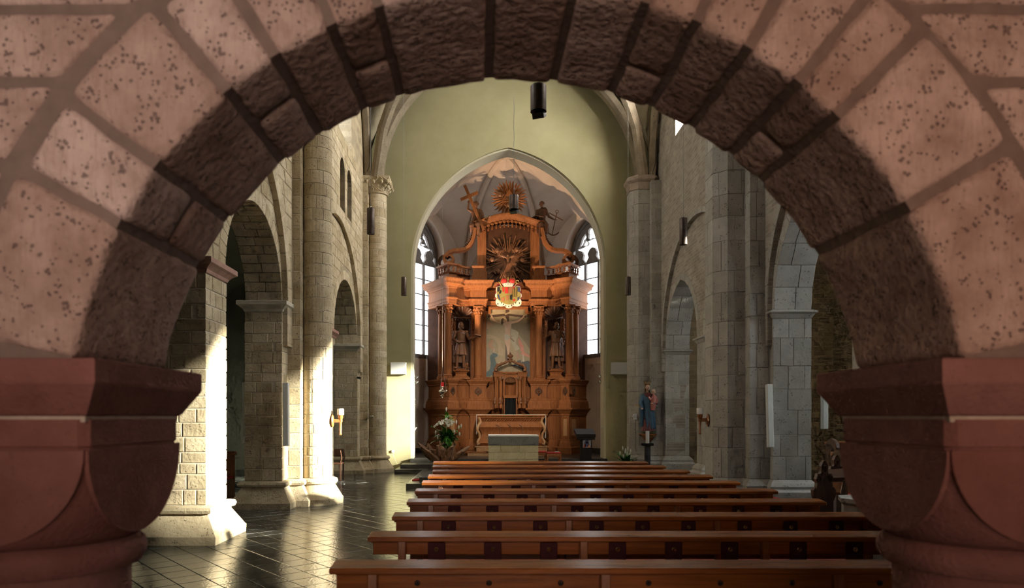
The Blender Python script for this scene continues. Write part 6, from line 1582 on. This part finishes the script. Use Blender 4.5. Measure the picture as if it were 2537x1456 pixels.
mb = MB(); mb.tube([(.066*math.cos(a)-.02, .015+.066*math.sin(a), 1.405) for a in [2*PI*k/18 for k in range(19)]], .014, 6)
for k in range(8): a = 2*PI*k/8; mb.tube([(.066*math.cos(a)-.02, .015+.066*math.sin(a), 1.41), (.085*math.cos(a)-.02, .015+.085*math.sin(a), 1.48)], [.012, .006], 6); mb.ball((.088*math.cos(a)-.02, .015+.088*math.sin(a), 1.49), .012, 6, 4)
place(mb, (mx, my, mz), 0, 1.02).build('crown', mat('old_gold', (.20,.11,.035), (.3,.17,.06), 10, .4, 0, metal=.7), t, smooth=True)
mb = MB(); drape(mb, [(.66, .10, -.13, .06, .06, .1, 7, 0), (.80, .11, -.13, .085, .075, .08, 7, .3), (.95, .13, -.12, .09, .075, .03, 7, 0), (1.06, .14, -.11, .07, .06, 0, 7, 0), (1.12, .14, -.11, .03, .03, 0, 7, 0)], 28); limb(mb, [(.09, -.14, 1.03), (.02, -.19, .97), (-.03, -.2, 1.04)], [.035, .03, .022]); limb(mb, [(.20, -.13, 1.02), (.23, -.17, .92), (.19, -.2, .86)], [.035, .03, .022])
place(mb, (mx, my, mz), 0, 1.02).build('child_gown', PINK, t, smooth='all', remesh=.0095)
mb = MB(); face(mb, (.13, -.115, 1.19), -.3, .1, .58, 1); place(mb, (mx, my, mz), 0, 1.02).build('child_head', SKIN, t, smooth='all', remesh=.006)
mb = MB(); mb.tube([(-.21, -.18, .73), (-.32, -.2, .77), (-.42, -.21, .82)], .008, 6); mb.ball((-.34, -.2, .79), (.04, .02, .02), 6, 4); mb.ball((-.42, -.21, .82), (.03, .02, .02), 6, 4); place(mb, (mx, my, mz), 0, 1.02).build('sceptre', BRASS, t, smooth=True)
boxo('green_base', mat('base_green', (.035,.05,.02), (.055,.075,.03), 6, .5), t, mx-.17, mx+.19, my-.15, my+.16, mz-.0, mz+.06, .01)
t = thing('statue_bracket', 'octagonal wooden wall bracket carrying the Madonna statue', 'bracket', (mx, my+.05, mz-.3))
mb = MB(); mb.sweep([(mx-.16, my+.20), (mx-.16, my-.06), (mx-.08, my-.14), (mx+.10, my-.14), (mx+.18, my-.06), (mx+.18, my+.20)], [(-.12, mz-.26), (-.06, mz-.20), (-.02, mz-.12), (.02, mz-.09), (.03, mz-.05), (.06, mz-.04), (.06, mz), (-.15, mz)], True, True); mb.build('console', PEWV, t)
# paschal candle on a dark stand, potted lilies
x, y = X(1604, 18.8), 18.8
t = thing('paschal_candle', 'glass cylinder candle on a dark carved stand below the Madonna', 'candle', (x, y, 0))
boxo('foot', BLACKW, t, x-.16, x+.16, y-.16, y+.16, 0, .05, .01)
mb = MB(); mb.box(x-.07, x+.07, y-.07, y+.07, .05, .88, .01); st_ = mb.build('stand', mat('dark_bronze', (.03,.03,.032), (.09,.09,.092), 30, .35, .8, 60, metal=.6), t)
mb = MB(); mb.box(x-.15, x+.15, y-.11, y+.11, .88, .95, .01); mb.build('tray', BLACKW, t)
mb = MB(); mb.lathe([(.045, .95), (.05, .96), (.05, 1.28), (.045, 1.285)], (x, y, 0), 20); mb.build('candle', CANDLE, t, smooth=True)
def leaf_mesh(name, L_, W_, droop, m, n=6):
    mb = MB(); rows = []
    for i in range(n+1):
        f = i/n; wd = W_*math.sin(PI*min(1, f*.96+.03))**.8*(1-.25*f); z = -droop*f*f*L_; rows.append([(-wd/2, f*L_, z+.12*wd), (0, f*L_, z), (wd/2, f*L_, z+.12*wd)])
    mb.loft(rows, False, False); o = mb.build(name, m, None, smooth='all'); return o
def leaf_set(parent, name, proto, spots):
    """spots: (x, y, z, yaw, pitch, scale); copies share mesh data"""
    first = True; org = Vector(parent['_origin'])
    for x_, y_, z_, yaw, pit, s_ in spots:
        o = proto if first else proto.copy()
        if not first: C.objects.link(o)
        first = False; o.name = name; o.parent = parent; o.location = Vector((x_, y_, z_))-org; o.rotation_euler = (pit, 0, yaw); o.scale = (s_, s_, s_)
    return proto
x, y = X(1553, 18.9), 18.9
t = thing('potted_lily', 'pot of white peace lilies beside the right chancel wall', 'plant', (x, y, 0)); rl = random.Random(12)
mb = MB(); mb.lathe([(.11, 0), (.13, .02), (.15, .28), (.16, .29), (.15, .30), (.13, .26)], (x, y, .0), 24); mb.build('pot', WHITE, t, smooth=True)
boxo('pot_stand', OAKD, t, x-.01, x+.01, y-.01, y+.01, 0, .01)
leaf_set(t, 'leaf', leaf_mesh('leaf', .36, .085, .5, LEAF), [(x+rl.uniform(-.06, .06), y+rl.uniform(-.06, .06), .30+rl.uniform(0, .10), rl.uniform(0, 2*PI), rl.uniform(.15, 1.25), rl.uniform(.85, 1.3)) for _ in range(60)])
mb = MB(); lily = mb; mb.tube([(0, 0, 0), (0, .0, .05)], .006, 5); mb.ball((0, 0, .11), (.028, .016, .075), 10, 7); lo = mb.build('flower', PETAL, None, smooth='all')
leaf_set(t, 'flower', lo, [(x+dx, y+dy, z_, 0, rl.uniform(-.25, .25), .72) for dx, dy, z_ in ((-.11, 0, .74), (-.05, -.06, .68), (.03, 0, .73), (.10, -.03, .66), (-.20, -.05, .60), (-.02, -.12, .60), (.06, -.1, .55), (.13, -.05, .48), (-.12, -.12, .52), (.16, -.06, .38), (-.07, -.1, .64))])
mb = MB()
for dx, z_ in ((-.11, .74), (-.05, .68), (.03, .73), (.10, .66)): mb.tube([(x+dx*.3, y, .3), (x+dx, y-.02, z_)], .006, 5)
mb.build('stem', STEMM, t)

# ------------------------------------------------------------------ root wood stand with flowers
x, y, z0 = X(1097, 19.3), 19.35, .24
t = thing('root_stand', 'gnarled tree root stand flaring like a bowl left of the altar', 'stand', (x, y, z0)); rr = random.Random(21)
mb = MB(); mb.lathe([(.26, 0), (.30, .04), (.22, .12), (.20, .2), (.24, .28), (.16, .34)], (x, y, z0), 24)
roots = []
for k in range(13):
    a = 2*PI*k/13+rr.uniform(-.15, .15); L_ = rr.uniform(.34, .56); rise = rr.uniform(.38, .56)
    if abs(math.cos(a)) > .7: L_ += .18
    pts = [(x+.08*math.cos(a), y+.08*math.sin(a), z0+.05)]
    for q in range(1, 6):
        f = q/5; pts.append((x+(.10+L_*f)*math.cos(a+.15*math.sin(q)), y+(.10+L_*f*.7)*math.sin(a+.15*math.sin(q)), z0+.10+rise*f**1.1+rr.uniform(-.02, .03)))
    mb.tube(pts, [.16, .18, .19, .17, .13, .06], 16, flat=.42)
    roots.append(pts)
mb.v = [tuple(Vector(p)+noise.noise_vector(Vector(p)*9)*.035+noise.noise_vector(Vector(p)*28)*.016) for p in mb.v]
mb.build('root_wood', ROOT, t, smooth='all', remesh=.012)
fv = thing('flower_arrangement', 'white cyclamen and lily arrangement in a glass bowl on the root stand', 'flowers', (x+.06, y-.02, z0+.36))
fx, fy, fz = X(1106, 19.3), y-.05, Z(1112, 19.3)
mb = MB(); mb.lathe([(.01, 0), (.14, .01), (.17, .05), (.19, .20), (.195, .24), (.187, .24), (.18, .20), (.16, .05), (.01, .02)], (fx, fy, fz), 28); mb.build('glass_bowl', VASE, fv, smooth=True)
mb = MB()
for k in range(6): mb.ball((fx+rr.uniform(-.09, .09), fy+rr.uniform(-.09, .09), fz+rr.uniform(.07, .14)), (.06, .05, .04), 8, 5)
mb.build('bowl_filling', LEAFL, fv, smooth=True)
zb = fz+.22
leaf_set(fv, 'leaf', leaf_mesh('leaf', .34, .10, .45, LEAF), [(fx+rr.uniform(-.14, .14), fy+rr.uniform(-.1, .1), zb+rr.uniform(-.02, .22), rr.uniform(0, 2*PI), rr.uniform(-.1, 1.15), rr.uniform(.75, 1.25)) for _ in range(115)])
leaf_set(fv, 'bright_leaf', leaf_mesh('bright_leaf', .24, .11, .4, LEAFL), [(fx+rr.uniform(-.05, .07), fy+rr.uniform(-.05, .05), zb+.52+rr.uniform(-.10, .22), rr.uniform(0, 2*PI), rr.uniform(.1, .9), rr.uniform(.7, 1.15)) for _ in range(18)]+[(fx+rr.uniform(-.2, .25), fy-.12, zb+rr.uniform(-.03, .1), rr.uniform(0, 2*PI), rr.uniform(.2, 1), .6) for _ in range(8)])
mb = MB()
for k in range(6): a = 2*PI*k/6; mb.ball((.028*math.cos(a), .012, .02+.028*math.sin(a)), (.022, .012, .034), 8, 5, Matrix.Rotation(-a, 3, 'Y'))
fo = mb.build('blossom', PETAL, None, smooth='all')
leaf_set(fv, 'blossom', fo, [(fx+(px-1106)*.01142, fy-.06+rr.uniform(-.1, .05), Z(py, 19.3), rr.uniform(-.8, .8), rr.uniform(-.5, .5), rr.uniform(.62, .85)) for px, py in ((1076, 1057), (1081, 1054), (1087, 1048), (1089, 1046), (1093, 1050), (1096, 1044), (1101, 1043), (1104, 1046), (1107, 1042), (1110, 1047), (1113, 1041), (1116, 1045), (1119, 1043), (1121, 1048), (1124, 1046), (1108, 1050), (1114, 1051), (1118, 1053), (1098, 1049), (1084, 1052), (1111, 1055), (1106, 1039))])
lo2 = lo.copy(); C.objects.link(lo2)
leaf_set(fv, 'lily_flower', lo2, [(fx+(px-1106)*.01142, fy-.08, Z(py, 19.3), 0, pit, .75) for px, py, pit in ((1131, 1052, .0), (1137, 1064, .3), (1143, 1060, .5), (1139, 1080, .5), (1126, 1075, .2), (1080, 1077, -.3), (1106, 1020, 0), (1085, 1090, .2))])
mb = MB(); mb.tube([(fx, fy, fz+.1), (fx-.01, fy, zb+.3), (fx+.01, fy, zb+.75)], [.02, .014, .008], 6)
for dx, zz in ((-.42, .42), (.38, .40), (.30, .28), (-.30, .15)): mb.tube([(fx, fy, zb), (fx+dx*.6, fy-.03, zb+zz*.8), (fx+dx, fy-.04, zb+zz)], .006, 5); mb.ball((fx+dx, fy-.04, zb+zz), (.03, .015, .03), 6, 4)
mb.build('stem', STEMM, fv)

# ------------------------------------------------------------------ choir stall on the right, aisle pews, chair, books
def end_panel(name, parent, c, rz, m):
    c = Vector(c); ro = Matrix.Rotation(rz, 3, 'Z')
    o = [(-.15, 0), (.15, 0), (.15, .78), (.19, .84), (.20, .90), (.165, .93), (.14, .90), (.13, .98), (.15, 1.02), (.12, 1.08), (.07, 1.08), (.055, 1.10), (.06, 1.16), (.03, 1.205), (0, 1.225), (-.03, 1.205), (-.06, 1.16), (-.055, 1.10), (-.07, 1.08), (-.12, 1.08), (-.15, 1.02), (-.13, .98), (-.14, .90), (-.165, .93), (-.20, .90), (-.19, .84), (-.15, .78)]
    mb = MB(); mb.plate([o], -.03, .03, lambda u, v, w_: tuple(c+ro @ Vector((u*.62, w_, v)))); ob = mb.build(name, m, parent)
    mb = MB()
    for u, v in ((0, 1.13), (-.10, 1.03), (.10, 1.03)): mb.tube([tuple(c+ro @ Vector(((u+.035*math.cos(a))*.62, -.034, v+.035*math.sin(a)))) for a in [2*PI*k/12 for k in range(13)]], .008, 5)
    mb.build('trefoil_carving', m, ob, smooth=True)
sx_, sy_ = X(2040, 7.35), 7.35
t = thing('choir_bench', 'dark carved choir bench with trefoil ends and a red seat on the right', 'bench', (sx_, sy_, 0))
end_panel('bench_end', t, (sx_, sy_, 0), 0, DARKWOOD)
ex, ey = X(2077, 8.4), 8.4
end_panel('desk_end', t, (ex-.03, ey, 0), 0, DARKWOOD)
dv = Vector((ex-sx_, ey-sy_, 0))
mb = MB(); mb.bar((sx_+.16, sy_+.02, 1.02), (ex-.02, ey, 1.04), .24, .028, up=(0, .2, 1)); mb.build('book_board', DARKWOOD, t)
mb = MB(); mb.bar((sx_+.10, sy_+.05, .86), (ex-.06, ey, .88), .20, .024, up=(0, .1, 1)); mb.build('shelf', PEWV, t)
mb = MB(); mb.bar((sx_+.10, sy_+.03, .42), (ex-.05, ey-.02, .42), .03, .80, up=(0, 0, 1)); mb.build('back_panel', DARKWOOD, t)
mb = MB(); mb.box(sx_-.52, sx_-.06, sy_+.06, sy_+1.2, .60, .66, .012); mb.build('seat', DARKWOOD, t)
mb = MB(); mb.box(sx_-.50, sx_-.07, sy_+.08, sy_+1.18, .66, .71, .02); mb.build('seat_cushion', CUSHION, t)
mb = MB(); mb.box(sx_-.50, sx_-.44, sy_+.1, sy_+.16, 0, .60, .004); mb.box(sx_-.50, sx_-.44, sy_+1.05, sy_+1.12, 0, .60, .004); mb.build('seat_leg', DARKWOOD, t)
for k, (px, py, d) in enumerate(((2065, 1085, 11.5), (2082, 1110, 10.6))):
    x = X(px, d); zt = Z(py, d); t = thing('aisle_pew', ('dark pew with a rounded end in the right aisle, farther one', 'reddish aisle pew with a red seat behind the choir bench')[k], 'pew', (x, d, 0), 'right aisle pews')
    boxo('back', DARKWOOD if k == 0 else PEWV, t, x-.1, x+1.5, d, d+.04, .35, zt-.10, .006); boxo('top_rail', PEWV, t, x-.12, x+1.5, d-.03, d+.08, zt-.12, zt-.06, .006)
    boxo('seat', PEWV, t, x-.1, x+1.5, d-.42, d, .42, .46, .006); boxo('seat_cushion', CUSHION, t, x-.08, x+1.45, d-.40, d-.02, .46, .50, .015)
    for xx in (x-.1, x+1.4): boxo('leg', DARKWOOD, t, xx, xx+.05, d-.40, d+.03, 0, .45, .005)
    mb = MB(); o = [(-.2, 0), (.2, 0), (.2, zt-.2)]+[(.2*math.cos(a), zt-.2+.2*math.sin(a)) for a in [PI*i/10 for i in range(11)]]+[(-.2, zt-.2)]
    mb.plate([o], -.025, .025, lambda u, v, w_: (x-.12+w_, d-.2+u, v)); mb.build('bench_end', DARKWOOD, t)
for k, (px, d) in enumerate(((566, 13.6), )):
    x = X(px, d); t = thing('aisle_pew', 'reddish pew with a red seat in the left aisle', 'pew', (x, d, 0))
    boxo('back', PEWV, t, x-1.2, x+.12, d, d+.04, .35, .95, .006); boxo('top_rail', PEWV, t, x-1.2, x+.14, d-.03, d+.08, .93, .99, .006); boxo('seat', PEWV, t, x-1.2, x+.12, d-.42, d, .42, .46, .006); boxo('seat_cushion', CUSHION, t, x-1.15, x+.10, d-.4, d-.02, .46, .51, .015)
    for xx in (x-1.2, x+.07): boxo('leg', PEWV, t, xx, xx+.05, d-.40, d+.03, 0, .44, .005)
x, d = X(843, 17.9), 17.9
t = thing('chair', 'dark wooden chair standing in the far left arch', 'chair', (x, d, 0))
for xx in (x-.38, x): boxo('leg', DARKWOOD, t, xx-.02, xx+.02, d, d+.04, 0, .45, .004); boxo('back_leg', DARKWOOD, t, xx-.02, xx+.02, d+.38, d+.42, 0, .45, .004)
boxo('seat', DARKWOOD, t, x-.41, x+.03, d-.02, d+.44, .43, .47, .01)
for yy in (d+.0, d+.40): mb = MB(); mb.tube([(x, yy, .45), (x+.03, yy, .62), (x+.0, yy, .80)], .018, 8); mb.build('arm_post', DARKWOOD, t, smooth=True)
mb = MB(); mb.box(x-.4, x+.02, d+.38, d+.42, .62, .82, .01); mb.build('backrest', DARKWOOD, t)
for k in range(3):
    a, d = X(1036, 16.6+.35*k), 16.6+.42*k; mb = MB(); mb.box(-1.76+.02*k, -1.58+.02*k, d, d+.22, .12, .155+.0*k, .004, lambda x, y, z: (x+(y-d)*.1, y, z)); o = mb.build('hymnal', (CUSHION, flat('book_cover_grey', (.20,.2,.19)), flat('book_cover_pale', (.33,.33,.31)))[k]); tag(o, ('red hymn book lying on the platform step', 'dark grey hymn book lying on the platform step', 'pale grey hymn book lying farthest on the platform step')[k], 'book')
# stone stub and tilted board behind the right capital
t = thing('stone_font', 'low grey stone font foot half hidden at the right', 'font', (X(2150, 7.0), 6.9, 0))
mb = MB(); q = [(X(2150, 7.0)+.3*math.cos(2*PI*i/8), 6.9+.3*math.sin(2*PI*i/8)) for i in range(8)]; mb.sweep(q, [(.10, 0), (.10, .30), (.02, .52), (0, .56), (0, .80), (.03, .83), (.03, .87)], True, True); mb.build('pedestal', GREY, t)
